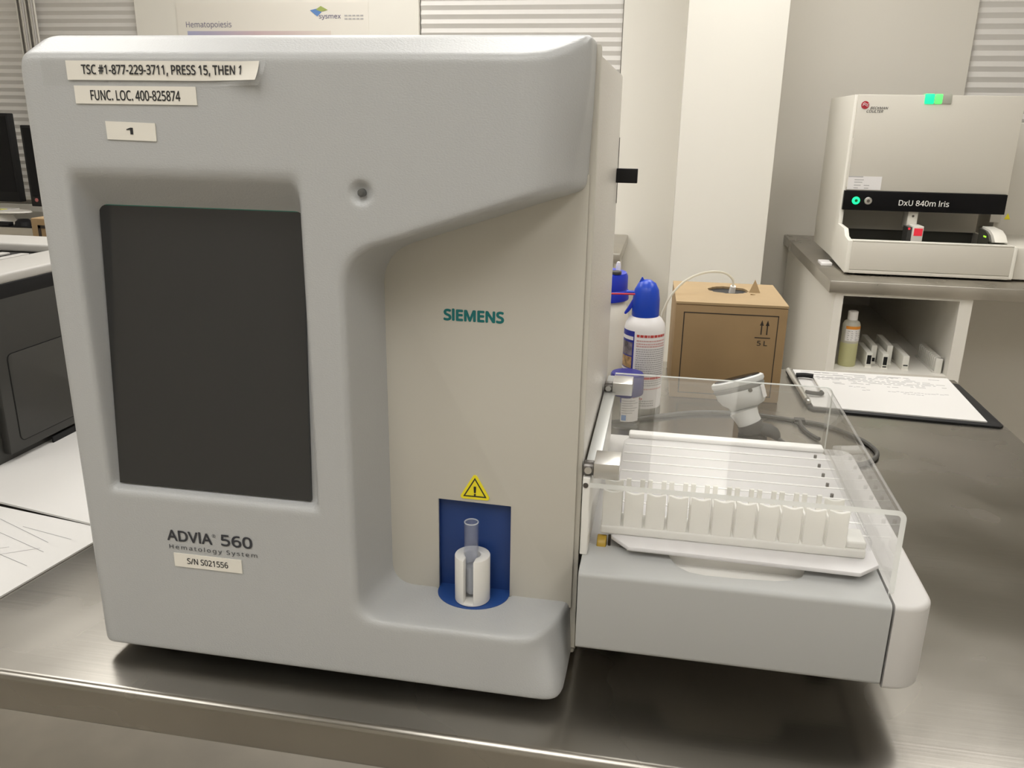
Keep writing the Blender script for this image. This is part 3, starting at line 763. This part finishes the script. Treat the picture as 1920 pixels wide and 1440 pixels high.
for z in (.1325, .1275, .1235, .0515):
    m = MB(); printline(m, z, .0022, D(250), D(340), .10, .2); m.build('pale_red_print', PINKINK, du)
m = MB()
for i in range(13): printline(m, .1185-i*.0036, .0019, D(250), D(340), .09, .22)
for i in range(3): printline(m, .0655-i*.0038, .0019, D(250), D(340), .09, .22)
for i in range(3): printline(m, .0310-i*.004, .0019, D(250), D(310), .09, .22)
m.build('grey_print', GREYINK, du)
nz_ = MB(); nc = (dc[0]-.001, dc[1], dc[2])
nz_.lathe([(.0215, .1675), (.0222, .169), (.0218, .196), (.0195, .211), (.0140, .2215), (.0060, .2265), (0, .2270)], nc, 40)
no = nz_.build('nozzle_cap', BLUECAP, du)
m = MB(); m.prism([(-.032, .2010), (-.012, .2010), (-.012, .2075), (-.0325, .2070)], -.005, .005, 'y', .001, 2, M=Matrix.Translation(nc)); m.build('spout', BLUECAP, no)
m = MB(); m.prism([(-.010, .204), (-.019, .199), (-.0300, .178), (-.0345, .1705), (-.0315, .1690), (-.026, .174), (-.017, .188), (-.010, .195)], -.0055, .0055, 'y', .001, 2, M=Matrix.Translation(nc)); m.build('trigger', BLUECAP2, no)
m = MB(); m.prism([(-.013, .2225), (-.009, .2310), (-.0075, .2305), (-.004, .2235)], -.002, .002, 'y', M=Matrix.Translation(nc)); m.build('tab', BLUECAP, no)
MB().cyl((nc[0]-.018, nc[1]-.012, nc[2]+.2045), (nc[0]-.115, nc[1]-.016, nc[2]+.2020), .0014, seg=10).build('straw', RED, no, label='red extension straw')

# white jug with blue cap
jc = (.372, .955, TZ)
jg = thing('jug', 'white jug with deep blue screw cap behind the air can', 'jug', jc)
MB().lathe([(0, 0), (.052, 0), (.055, .004), (.055, .120), (.052, .140), (.046, .155), (.040, .160), (0, .160)], jc, 48).build('jug_body', mat('jug_white', (.80, .775, .71), .4), jg)
MB().lathe([(.0, .158), (.053, .158), (.0535, .160), (.0525, .174), (.0500, .177), (.0505, .180), (.0500, .200), (.047, .2065), (.040, .2085), (0, .2090)], jc, 48).build('screw_cap', BLUECAP2, jg)
MB().lathe([(0, .208), (.0045, .208), (.0045, .219), (.003, .224), (0, .225)], (jc[0]+.031, jc[1]+.01, TZ), 20).build('cap_nozzle', CANW, jg)
MB().lathe([(0, .208), (.011, .208), (.011, .2125), (0, .2125)], (jc[0]+.028, jc[1]-.025, TZ), 20).build('cap_plug', DARKG, jg)

# hand sanitizer bottle
sc_ = (.4400, .7050, TZ)
sb = thing('pump_bottle', 'small clear bottle with indigo cap behind the rear cover hinge', 'bottle', sc_)
MB().lathe([(0, 0), (.021, 0), (.0235, .003), (.0235, .048), (.020, .056), (.017, .058), (0, .058)], sc_, 40).build('bottle_body', CLEARB, sb, sharp=None)
MB().lathe([(0, .057), (.026, .057), (.0268, .059), (.0262, .088), (.0245, .0905), (0, .0910)], sc_, 40).build('bottle_cap', DARKBLUE, sb)
m = MB(); band(m, D(255), D(330), .016, .055, .0238, 8, sc_); lo_ = m.build('bottle_label', CANW, sb)
m = MB(); band(m, D(258), D(276), .018, .027, .0240, 3, sc_); m.build('label_mark', mat('label_blue', (.08, .22, .55), .5), lo_)
m = MB()
for i in range(6): band(m, D(258), D(258+rnd.uniform(35, 66)), .030+i*.004, .0312+i*.004, .0240, 5, sc_)
m.build('label_print', GREYINK, lo_)

# barcode scanner
sn = thing('barcode_scanner', 'light grey handheld barcode scanner with charcoal handle base, behind the tray', 'scanner', (.645, .69, TZ))
def ering(c, ax, bx_, ra, rb_, n=28):
    c, ax, bx_ = Vector(c), Vector(ax).normalized(), Vector(bx_).normalized()
    return [c+ra*math.cos(2*math.pi*k/n)*ax+rb_*math.sin(2*math.pi*k/n)*bx_ for k in range(n)]
nrm = Vector((-.30, .22, .92)).normalized()                  # the way the scan window faces
sx_ = Vector((.93, .30, 0)); sx_ = (sx_-nrm*sx_.dot(nrm)).normalized(); sy_ = nrm.cross(sx_).normalized()
hc = Vector((.6110, .7080, .0720))
m = MB(); m.loft([ering(hc-nrm*.002, sx_, sy_, .0400, .0300), ering(hc+nrm*.001, sx_, sy_, .0420, .0315), ering(hc+nrm*.006, sx_, sy_, .0415, .0310), ering(hc+nrm*.008, sx_, sy_, .0385, .0285)])
m.build('rim', SCANW, sn)
m = MB(); m.loft([ering(hc+nrm*.0081, sx_, sy_, .0365, .0265), ering(hc+nrm*.0098, sx_, sy_, .0345, .0245)]); m.build('scan_window', BLACKG, sn)
m = MB(); m.loft([ering(hc-nrm*.0015, sx_, sy_, .0390, .0290), ering(hc-nrm*.005, sx_, sy_, .0408, .0303), ering(hc-nrm*.010, sx_, sy_, .0390, .0290)]); m.build('bumper', mat('mid_grey_rubber', (.22, .22, .21), .5), sn)
sp = [(hc-nrm*.009, sx_, sy_, .0388, .0288), (hc-nrm*.019+sx_*.001, sx_, sy_, .0382, .0305), (hc-nrm*.028+sx_*.003, sx_, sy_, .0345, .0290), (hc-nrm*.035+sx_*.005, sx_, sy_, .0280, .0250),
      (Vector((.6225, .6960, .0310)), Vector((.88, .25, .30)), Vector((.15, -.85, .4)), .0215, .0205), (Vector((.6275, .6900, .0230)), Vector((.86, .22, .36)), Vector((.1, -.9, .3)), .0190, .0180),
      (Vector((.6320, .6860, .0170)), Vector((.85, .2, .38)), Vector((.1, -.95, .2)), .0182, .0165), (Vector((.6350, .6840, .0100)), Vector((.85, .2, .38)), Vector((.1, -.95, .2)), .0180, .0155)]
rings = [ering(*q) for q in sp]
m = MB(); m.loft(rings); body = m.build('scanner_body', SCANW, sn, sharp=60)
m = MB(); q = hc-nrm*.018+sx_*.0215-sy_*.0165; up_ = nrm; dr_ = (sx_*.62-sy_*.78).normalized(); sd_ = dr_.cross(up_).normalized()
m.quad([q+dr_*.0095+sd_*a_+up_*b__ for a_, b__ in ((-.006, -.010), (.006, -.010), (.006, .010), (-.006, .010))]); lbq = m.build('rating_label', CANW, body)
m = MB()
for k in range(5): m.quad([q+dr_*.0099+sd_*a_+up_*b__ for a_, b__ in ((-.004, -.008+k*.0036), (.004, -.008+k*.0036), (.004, -.0065+k*.0036), (-.004, -.0065+k*.0036))])
m = MB(); m.loft([ering((.6315, .6835, .0170), (.85, .2, .38), (.1, -.95, .2), .0190, .0168), ering((.6345, .6825, .0100), (.85, .2, .38), (.1, -.95, .2), .0200, .0175), ering((.6370, .6820, .0040), (.9, .15, .1), (0, -1, .1), .0215, .0170), ering((.6380, .6820, TZ), (1, 0, 0), (0, 1, 0), .0225, .0165)])
m.loft([ering((.648, .684, .010), (0, .3, 1), (0, 1, 0), .009, .014), ering((.664, .687, .006), (0, .2, 1), (0, 1, 0), .010, .013), ering((.676, .690, -.001), (0, .2, 1), (0, 1, 0), .0095, .011), ering((.680, .691, -.003), (0, .2, 1), (0, 1, 0), .005, .007)])
m.build('handle_base', SCAND, sn, sharp=60)
m = MB(); q = hc-nrm*.012+sx_*.004-sy_*.0285; m.cyl(q, q-sy_*.003, .0030, seg=16); m.build('screw_hole', DARKM, sn)

# cable of the scanner along the table
cz = TZ+.0035
cb = solo(MB().tube([(.400, .705, cz), (.430, .716, cz), (.494, .758, cz), (.560, .792, cz), (.640, .803, cz), (.705, .790, cz), (.760, .772, cz), (.800, .725, cz), (.815, .690, cz), (.815, .655, cz), (.792, .620, cz), (.750, .600, cz), (.700, .640, cz), (.678, .682, cz+.003)], .0034, 10).build('cable', CABLE), 'dark scanner cable lying across the steel table behind the tray', 'cable')
vt = thing('cable_tie', 'charcoal hook-and-loop strap tied round the dark cable', 'cable tie', (.722, .783, TZ))
MB().box(.713, .731, .779, .791, TZ+.0002, TZ+.0085, .002, 2, M=None).build('loop', SCAND, vt)
MB().tube([(.722, .780, TZ+.005), (.722, .760, TZ+.004), (.727, .735, TZ+.003), (.736, .712, TZ+.0035), (.741, .705, TZ+.004)], .0032, 8).build('strap_end', SCAND, vt)

# clipboard with a form
cl = thing('clipboard', 'black clipboard holding a printed white form at the table corner', 'clipboard', (.9, .96, TZ))
P = [(.7390, 1.0980), (.7480, .8620), (.7560, .8540), (1.0440, .8330), (1.0520, .8400), (1.0535, 1.0680), (1.0480, 1.0750), (.7450, 1.1040)]
MB().prism(P, TZ, TZ+.0035, bev=.0010, seg=2).build('board', BLACK, cl)
ck = MB(); ck.prism([(.7395, 1.0830), (.7470, .8780), (.7545, .8790), (.7470, 1.0830)], TZ+.0035, TZ+.0110, bev=.002, seg=2)
ck.cyl((.7405, 1.075, TZ+.009), (.7475, .886, TZ+.009), .0046, seg=16); co = ck.build('clip', mat('clip_metal', (.62, .61, .58), .28, .9), cl)
m = MB(); m.tube([(.7490, 1.0300, TZ+.012), (.7640, 1.0310, TZ+.013), (.7800, 1.0290, TZ+.0125)], .0046, 10); m.build('clip_grip', BLACK, co); m = MB(); m.tube([(.7510, .9250, TZ+.012), (.7650, .9200, TZ+.012), (.7790, .9240, TZ+.0110), (.7795, .9340, TZ+.011)], .0036, 10); m.build('clip_grip', BLACK, co)
MB().tube([(.7790, 1.0280, TZ+.0105), (.7800, .9800, TZ+.0100), (.7790, .9300, TZ+.0105)], .0013, 8).build('clip_wire', CHROME, co)
sh = thing('paper_form', 'printed white form clipped onto the black clipboard', 'paper', (.89, .97, TZ+.0035))
PQ = [(.7560, .8640), (1.0290, .8470), (1.0400, 1.0980), (.7510, 1.0930)]
MB().prism(PQ, TZ+.0036, TZ+.0058).build('sheet', PAPER, sh)
m = MB(); zz = TZ+.0060
for i in range(9):
    y = 1.080-i*.0085; x = .790
    while x < 1.015:
        w_ = rnd.uniform(.004, .024)
        if rnd.random() < (.8 if 1 < i < 7 else .45): m.box(x, min(x+w_, 1.02), y-.0012, y+.0012, zz-.0002, zz)
        x += w_+.004
m.build('print', mat('pale_print', (.34, .335, .33), .7), sh)
for y, x0_, x1_ in ((1.083, .765, .835), (1.066, .775, .850), (1.048, .78, .862), (1.080, .845, .885), (1.076, .925, .945)):
    MB().box(x0_, x1_, y-.0009, y+.0009, zz-.0002, zz).build('ruled_line', PRINT, sh)
m = MB()
for y, x0_, x1_ in ((.985, .905, 1.005), (.975, .93, .965), (1.000, .84, .862), (.983, .86, .874)):
    x = x0_
    while x < x1_:
        w_ = rnd.uniform(.003, .008); yy = y+rnd.uniform(-.003, .003); m.box(x, x+w_, yy-.0010, yy+.0010, zz-.0002, zz); x += w_+.0015
m.build('handwriting', mat('pencil_grey', (.36, .35, .36), .7), sh)

# printer
pr = thing('printer', 'charcoal laser printer with light top trim at the left edge', 'printer', (-.60, .54, TZ))
px0, px1, py0, py1 = -.86, -.380, .310, .745
MB().box(px0, px1-.012, py0, py1, TZ, .236, .006, 3).build('printer_body', PRT, pr)
MB().prism([(.352, .0045), (.75, .0045), (.75, .2355), (.3525, .2355)], px1-.013, px1, 'x', .003, 2).build('side_cover', PRT, pr)
dpn = MB().prism(rrect(.3725, .560, .0185, .1420, .008), px1-.0010, px1+.0012, 'x', .0006, 2); dd = dpn.build('access_door', PRT, pr)
gp = MB()
for a, b_2 in ((rrect(.3712, .5613, .0172, .1433, .009), None),): gp.prism(a, px1-.001, px1+.0003, 'x')
gp.build('door_gap', BLACK, dd)
MB().box(px1-.002, px1+.0004, .431, .52, -.010, .002).build('hand_slot', BLACK, pr)
m = MB()
m.box(px1-.088, px1+.001, py0-.005, .640, .2365, .2505, .004)
m.box(px0, px1-.085, .632, .720, .2365, .2505, .004); m.box(px0, px0+.09, py0, .62, .2365, .2505, .004)
m.build('top_trim', PRTL, pr)
MB().box(px1-.03, px1+.0005, .352, .740, .2170, .2380, .002).build('trim_dark_band', BLACK, pr)  # black band just below the light top trim
m = MB(); m.box(px0+.09, px1-.105, py0, .615, .2350, .2375); tr_ = m.build('output_tray', BLACK, pr)
m = MB()
for k in range(7): m.box(px0+.12+k*.035, px0+.135+k*.035, .50, .60, .2375, .2410, .001)
m.build('tray_rib', PRTL, tr_)

# papers under the printer
pp = thing('paper_sheet', 'printed white chart sheet lying in front of the printer', 'paper', (-.25, .13, TZ))
MB().prism([(-.50, -.02), (-.149, .0600), (-.1315, .186), (-.1555, .2145), (-.42, .2550)], TZ+.0002, TZ+.0022).build('sheet', PAPER, pp)
def pixline(m, a, b_, w_, z):
    a, b_ = Vector((*a, z)), Vector((*b_, z)); d = (b_-a).normalized(); n_ = Vector((-d.y, d.x, 0))*w_/2
    m.quad([a+n_, b_+n_, b_-n_, a-n_])
m = MB(); zz = TZ+.0024
for a, b_2 in (((-.290, .213), (-.180, .168)), ((-.2660, .1830), (-.1700, .1480)), ((-.262, .150), (-.166, .118)), ((-.300, .135), (-.186, .100)), ((-.236, .196), (-.160, .180)), ((-.27, .118), (-.215, .150)), ((-.24, .115), (-.18, .155)), ((-.25, .085), (-.175, .075))): pixline(m, a, b_2, .0007, zz)
m.build('chart_lines', PRINT, pp)
p2 = thing('paper_sheet', 'blank white sheet half under the charcoal printer', 'paper', (-.25, .35, TZ))
MB().prism([(-.55, .290), (-.3072, .2432), (-.1594, .2152), (-.120, .300), (-.150, .52), (-.376, .50), (-.55, .50)], TZ+.0024, TZ+.0050).build('sheet', PAPER, p2)

# ================================================================== left rear counter with monitors
lc = thing('rear_counter', 'steel topped counter along the back wall carrying the monitors', 'counter', (-1.4, 2.87, FZ))
MB().box(-3.28, .322, 2.585, 3.157, TZ-.04, TZ, .004, 2).build('counter_top', STEEL2, lc)
MB().box(-3.25, .300, 2.62, 3.15, FZ, TZ-.04).build('cabinet', LAM, lc)
def monitor(x0, x1, y, z0, z1, rot, label, sticker_=False):
    t = thing('monitor', label, 'monitor', ((x0+x1)/2, y, TZ), group='black monitors on the rear counter')
    M = Matrix.Translation(((x0+x1)/2, y, 0)) @ Matrix.Rotation(rot, 4, 'Z') @ Matrix.Translation((-(x0+x1)/2, -y, 0))
    MB().box(x0, x1, y-.012, y+.025, z0, z1, .004, 2, M=M).build('bezel', BLACK, t)
    MB().box(x0+.012, x1-.012, y-.0135, y-.0115, z0+.045, z1-.012, M=M).build('screen', BLACKG, t)
    MB().box((x0+x1)/2-.04, (x0+x1)/2+.04, y+.020, y+.045, TZ+.010, z0+.12, M=M).build('stand', BLACK, t)
    MB().box((x0+x1)/2-.12, (x0+x1)/2+.12, y-.06, y+.10, TZ, TZ+.012, .003, M=M).build('stand_base', BLACK, t)
    if sticker_: MB().cyl(M @ Vector((x0+.030, y-.0145, z0+.028)), M @ Vector((x0+.030, y-.0115, z0+.028)), .008, seg=20).build('sticker', mat('faded_red_sticker', (.40, .12, .12), .5), t)
monitor(-2.90, -2.372, 2.78, .075, .455, D(0), 'black monitor cut off by the left edge of the photo')
monitor(-2.252, -1.76, 2.70, .068, .408, D(0), 'black monitor with a round red sticker, half hidden by the analyzer', True)
tr2 = thing('paper_tray', 'white tray of loose papers with a yellow note by the monitors', 'tray', (-2.42, 2.66, TZ))
m = MB(); m.loft([ering((-2.42, 2.692, .030), (1, 0, 0), (0, 1, 0), .10, .045), ering((-2.42, 2.692, .040), (1, 0, 0), (0, 1, 0), .155, .066), ering((-2.42, 2.692, .046), (1, 0, 0), (0, 1, 0), .15, .062)])
m.cyl((-2.42, 2.692, TZ), (-2.42, 2.692, .031), .065, .045); m.build('dish', LAM, tr2)
solo(MB().box(-2.52, -2.36, 2.64, 2.74, .0465, .052, .0, M=None).build('paper', PAPER), 'white papers lying in the tray by the monitors', 'paper')
solo(MB().prism([(-2.50, 2.642), (-2.37, 2.644), (-2.365, 2.675), (-2.50, 2.672)], .0524, .0550).build('sticky_note', NOTE), 'yellow sticky note on the papers by the monitors', 'note')
solo(MB().box(-2.95, -1.9, 2.588, 2.640, TZ, TZ+.003).build('added_desk_mat', BLACK), 'black mat added for the dark area under the keyboard on the rear counter', 'desk mat')  # invented black sheet, fills the dark area around the keyboard
kb = thing('keyboard', 'black keyboard on the rear counter below the monitors', 'keyboard', (-2.45, 2.62, TZ))
MB().box(-2.72, -2.30, 2.590, 2.624, TZ+.003, .007, .003).build('keyboard_case', BLACK, kb)
ms = solo(MB().lathe([(0, .030), (.02, .028), (.033, .018), (.036, 0), (0, 0)], (-2.255, 2.630, TZ+.003), 24).build('computer_mouse', BLACK), 'black computer mouse right of the keyboard, by the monitors', 'mouse')

# ================================================================== right counter and distant instrument
rc = thing('counter_bench', 'steel topped white bench with open cubby under the urine analyzer', 'counter', (1.8, 2.8, FZ))
MB().box(1.0113, 3.28, 2.2, 3.380, TZ-.04, TZ, .003, 2).build('counter_top', STEEL2, rc)
MB().box(1.034, 1.0605, 2.212, 3.36, FZ, TZ-.04).build('side_panel', LAM, rc)
MB().box(1.4080, 1.4460, 2.212, 3.36, FZ, TZ-.04).build('side_panel', LAM, rc)
MB().box(1.0605, 1.4080, 2.212, 3.36, TZ-.0490, TZ-.04).build('top_rail', LAM, rc)
MB().box(1.0605, 1.4080, 2.216, 3.36, -.335, -.3085).build('shelf', LAM, rc)
MB().box(1.0605, 1.4080, 3.34, 3.36, -.3085, TZ-.049).build('back_panel', LAM, rc)
MB().box(1.446, 3.25, 2.75, 2.77, FZ, TZ-.04).build('modesty_panel', WALLG, rc)
SZ = -.3085
bt = thing('reagent_bottle', 'bottle of yellow-green liquid with white cap and orange-topped label in the cubby', 'bottle', (1.113, 2.285, SZ))
bc = (1.113, 2.285, SZ)
MB().lathe([(0, .001), (.026, 0), (.028, .003), (.028, .080), (0, .080)], bc, 32).build('liquid', LIQ, bt)
MB().lathe([(.028, .080), (.028, .140), (.024, .150), (.015, .156), (.014, .162), (0, .162)], bc, 32).build('bottle_body', MILKY, bt)
MB().lathe([(0, .156), (.016, .156), (.016, .183), (.014, .185), (0, .185)], bc, 32).build('bottle_cap', CANW, bt)
m = MB(); band(m, D(225), D(345), .088, .128, .0284, 10, bc); lo_ = m.build('bottle_label', CANW, bt)
m = MB(); band(m, D(225), D(345), .128, .138, .0285, 10, bc); m.build('orange_band', ORANGE, lo_)
m = MB()
for i in range(5):
    for a in (240, 262, 290, 318): band(m, D(a), D(a+rnd.uniform(6, 18)), .092+i*.007, .0945+i*.007, .0286, 3, bc)
m.build('label_print', GREYINK, lo_)
def slide_rack(x, y, w_, h_, L, windows, label, rot=0.):
    t = thing('sample_rack', label, 'sample rack', (x, y, SZ), rot, group='white sample racks in the cubby')
    M = Matrix.Translation((x, y, SZ)) @ Matrix.Rotation(rot, 4, 'Z')
    MB().box(-w_/2, w_/2, 0, L, .004, h_, .0015, 2, M=M).build('rack_body', mat('rack_white', (.72, .71, .66), .45), t)
    MB().box(-w_/2-.001, w_/2+.001, -.001, L, 0, .005, M=M).build('rack_foot', LAM, t)
    for z0, z1 in windows: MB().box(-w_/2+.003, w_/2-.003, -.0008, .002, z0, z1, M=M).build('end_window', BLACK, t)
slide_rack(1.179, 2.268, .019, .050, .15, [(.012, .042)], 'white sample rack with one tall black end window, nearest the bottle')
slide_rack(1.205, 2.325, .018, .062, .16, [(.007, .020)], 'tall white sample rack with a square black window low on its end')
slide_rack(1.2285, 2.262, .018, .050, .15, [(.013, .041), (.005, .009)], 'white sample rack with a tall and a small black end window')
slide_rack(1.2535, 2.320, .018, .066, .16, [], 'tallest white sample rack, plain end without a window')
slide_rack(1.2930, 2.262, .020, .048, .17, [(.014, .018)], 'white sample rack with one thin black slot, standing apart on the right')
cr = thing('comb_rack', 'white comb-sided tube rack against the right wall of the cubby', 'tube rack', (1.391, 2.35, SZ))
m = MB(); m.box(1.3875, 1.4010, 2.25, 2.46, SZ, SZ+.050, .001); m.box(1.376, 1.401, 2.25, 2.46, SZ, SZ+.006); m.box(1.380, 1.401, 2.248, 2.262, SZ, SZ+.050, .001)
m.build('rack_body', mat('rack_white', (.72, .71, .66), .45), cr)
for k in range(10): MB().box(1.3805, 1.3880, 2.275+k*.0185, 2.2815+k*.0185, SZ+.005, SZ+.048).build('comb_tooth', MATS['rack_white'], cr)

# urine analyzer
ua = thing('urine_analyzer', 'white floor-standing style urine analyzer with black band and green status lamp', 'analyzer', (1.33, 2.65, TZ))
ua['label'] = 'distant white analyzer with black name band and green status lamp on the bench'
Z0 = TZ+.006
MB().prism([(2.62, Z0+.015), (2.335, Z0), (2.33, Z0+.004), (2.33, .1010), (2.36, .1035), (2.395, .1080), (2.425, .1300), (2.535, .1330), (2.535, .560), (2.985, .560), (2.985, Z0+.02)][::-1], 1.0755, 1.0900, 'x', .002, 2).build('side_wall', INSTRL, ua)
MB().prism([(2.62, Z0+.015), (2.335, Z0), (2.33, Z0+.004), (2.33, .0990), (2.40, .1000), (2.985, .100), (2.985, Z0+.02)][::-1], 1.5780, 1.5900, 'x', .002, 2).build('side_wall', INSTRL, ua)
MB().box(1.0890, 1.5790, 2.330, 2.348, Z0+.012, .0985, .003, 2).build('front_wall', INSTR, ua)
MB().box(1.0890, 1.5790, 2.331, 2.349, Z0, Z0+.0115, .002, 2).build('front_skirt', INSTR, ua)
MB().box(1.0890, 1.5790, 2.330, 2.355, .0985, .1035, .002, 2).build('front_lip', INSTRL, ua)
MB().box(1.0890, 1.5790, 2.348, 2.80, .0450, .0600).build('sample_bed', INSTRD, ua)
MB().box(1.0890, 1.5790, 2.72, 2.74, .06, .100).build('bed_back', INSTRD, ua)
MB().box(1.0890, 1.5790, 2.70, 2.985, .100, .20).build('inner_wall', INSTRG, ua)
MB().box(1.0895, 1.5850, 2.66, 2.985, .20, .560).build('upper_body', INSTRL, ua)
MB().box(1.0850, 1.6000, 2.5250, 2.66, .2480, .5605, .003, 2).build('upper_door', INSTR, ua)
MB().box(1.0840, 1.0870, 2.5230, 2.5270, .26, .42).build('door_handle', INSTRL, ua)
bn = MB().box(1.0800, 1.5980, 2.5180, 2.60, .1830, .2475, .001).build('name_band', BLACKG, ua, label='glossy black name band')
text('lettering', 'DxU 840m Iris', 1.2600, 1.4200, .2030, .2220, 2.5170, WHITE, bn, bold=.012, slant=0.)
for x, mt, nm in ((1.1205, GREENL, 'power_button'), (1.1600, CHROME, 'stop_button')):
    bo = MB().cyl((x, 2.5140, .2150), (x, 2.5185, .2150), .0120, .0135, 28, .001).build(nm, mt, ua)
    MB().cyl((x, 2.5132, .215), (x, 2.5150, .215), .0052, seg=20).build('button_center', DARKM if mt is CHROME else mat('dark_green', (.0, .12, .03), .4), bo)
sl = MB().box(1.293, 1.376, 2.5215, 2.56, .5330, .5640, .002, 2).build('status_lamp', GREYL, ua)
MB().box(1.293, 1.3225, 2.5205, 2.5585, .5325, .5645, .003, 2).build('lit_segment', GREENL, sl); MB().box(1.3225, 1.3480, 2.5208, 2.5585, .5328, .5642, .003, 2).build('lit_segment', GREENL2, sl)
lg = MB().cyl((1.1095, 2.5235, .5270), (1.1095, 2.5252, .5270), .0125, seg=28).build('logo_disc', mat('logo_red', (.42, .02, .035), .5), ua)
m = MB(); m.tube([(1.1010, 2.5230, .5290), (1.1070, 2.5228, .5335), (1.1150, 2.5228, .5290), (1.1190, 2.5230, .5310)], .0009, 6); m.tube([(1.1005, 2.5230, .5240), (1.1070, 2.5228, .5285), (1.1150, 2.5228, .5235), (1.1185, 2.5230, .5255)], .0009, 6); m.build('logo_waves', CANW, lg)
text('logo_lettering', 'BECKMAN', 1.1270, 1.1830, .5140, .5220, 2.5238, INK, ua, shear=.25, bold=.01)
text('logo_lettering', 'COULTER', 1.1165, 1.1690, .5030, .5120, 2.5238, INK, ua, shear=.25, bold=.01)
il = MB().box(1.0870, 1.1960, 2.5240, 2.5252, .2520, .2960).build('info_label', CANW, ua)
m = MB(); m.box(1.0875, 1.135, 2.5236, 2.5241, .2925, .296)
for x, z, l_ in ((1.108, .284, .03), (1.108, .276, .026), (1.108, .266, .022), (1.140, .266, .018), (1.108, .257, .014), (1.142, .257, .014)): m.box(x, x+l_, 2.5236, 2.5241, z-.0014, z+.0014)
m.build('label_print', GREYINK, il)
pb = MB().box(1.3000, 1.3330, 2.535, 2.60, .125, .190, .002).build('sampling_probe', INSTRL, ua)
MB().cyl((1.3170, 2.534, .167), (1.3170, 2.536, .167), .004, seg=12).build('screw', DARKM, pb)
br_ = MB().box(1.3060, 1.3400, 2.47, 2.54, .060, .140, .002).build('barcode_reader', INSTRL, ua)
MB().box(1.3100, 1.3370, 2.4690, 2.4705, .1080, .1330).build('red_window', REDL, br_)
MB().box(1.292, 1.3065, 2.48, 2.54, .060, .135).build('reader_bracket', DARKG, ua)
MB().cyl((1.2965, 2.4785, .130), (1.2965, 2.4815, .130), .004, seg=12).build('red_lamp', REDL, br_)
al = MB().prism([(2.42, .100), (2.39, .105), (2.415, .125), (2.45, .138), (2.53, .142), (2.53, .100)][::-1], 1.5400, 1.5790, 'x', .002, 2).build('end_housing', INSTRL, ua)
MB().prism([(2.44, .100), (2.42, .104), (2.44, .122), (2.47, .132), (2.53, .136), (2.53, .08), (2.42, .08)][::-1], 1.5330, 1.5402, 'x').build('housing_face', INSTRD, al)
MB().box(1.5322, 1.5332, 2.455, 2.480, .112, .117).build('lit_indicator', GREENL3, al)
for x in (1.12, 1.54):
    for y in (2.42, 2.93): MB().cyl((x, y, TZ), (x, y, Z0+.022), .014, seg=20).build('foot', BLACK, ua)
solo(MB().box(1.03, 1.068, 2.50, 2.575, TZ, TZ+.012, .003).build('cable_plug', CANW), 'small white plug on the bench left of the distant white analyzer', 'plug')
u2 = thing('loader_module', 'grey white module at the right photo edge beside the distant analyzer', 'analyzer', (1.9, 2.7, TZ))
MB().box(1.5945, 2.15, 2.345, 2.72, Z0, .0960, .004, 2).build('front_tray', INSTR, u2)
MB().box(1.64, 2.15, 2.72, 2.985, Z0, .48, .004, 2).build('rear_cabinet', INSTR, u2)
MB().box(1.620, 1.655, 2.70, 2.72, .14, .4).build('door_edge', INSTRG, u2)
MB().prism([(1.672, .150), (1.692, .150), (1.682, .172)], 2.7185, 2.7195, 'y').build('warning_sticker', YELLOW, u2)
for x in (1.63, 2.1):
    for y in (2.42, 2.93): MB().cyl((x, y, TZ), (x, y, Z0+.006), .014, seg=20).build('foot', BLACK, u2)
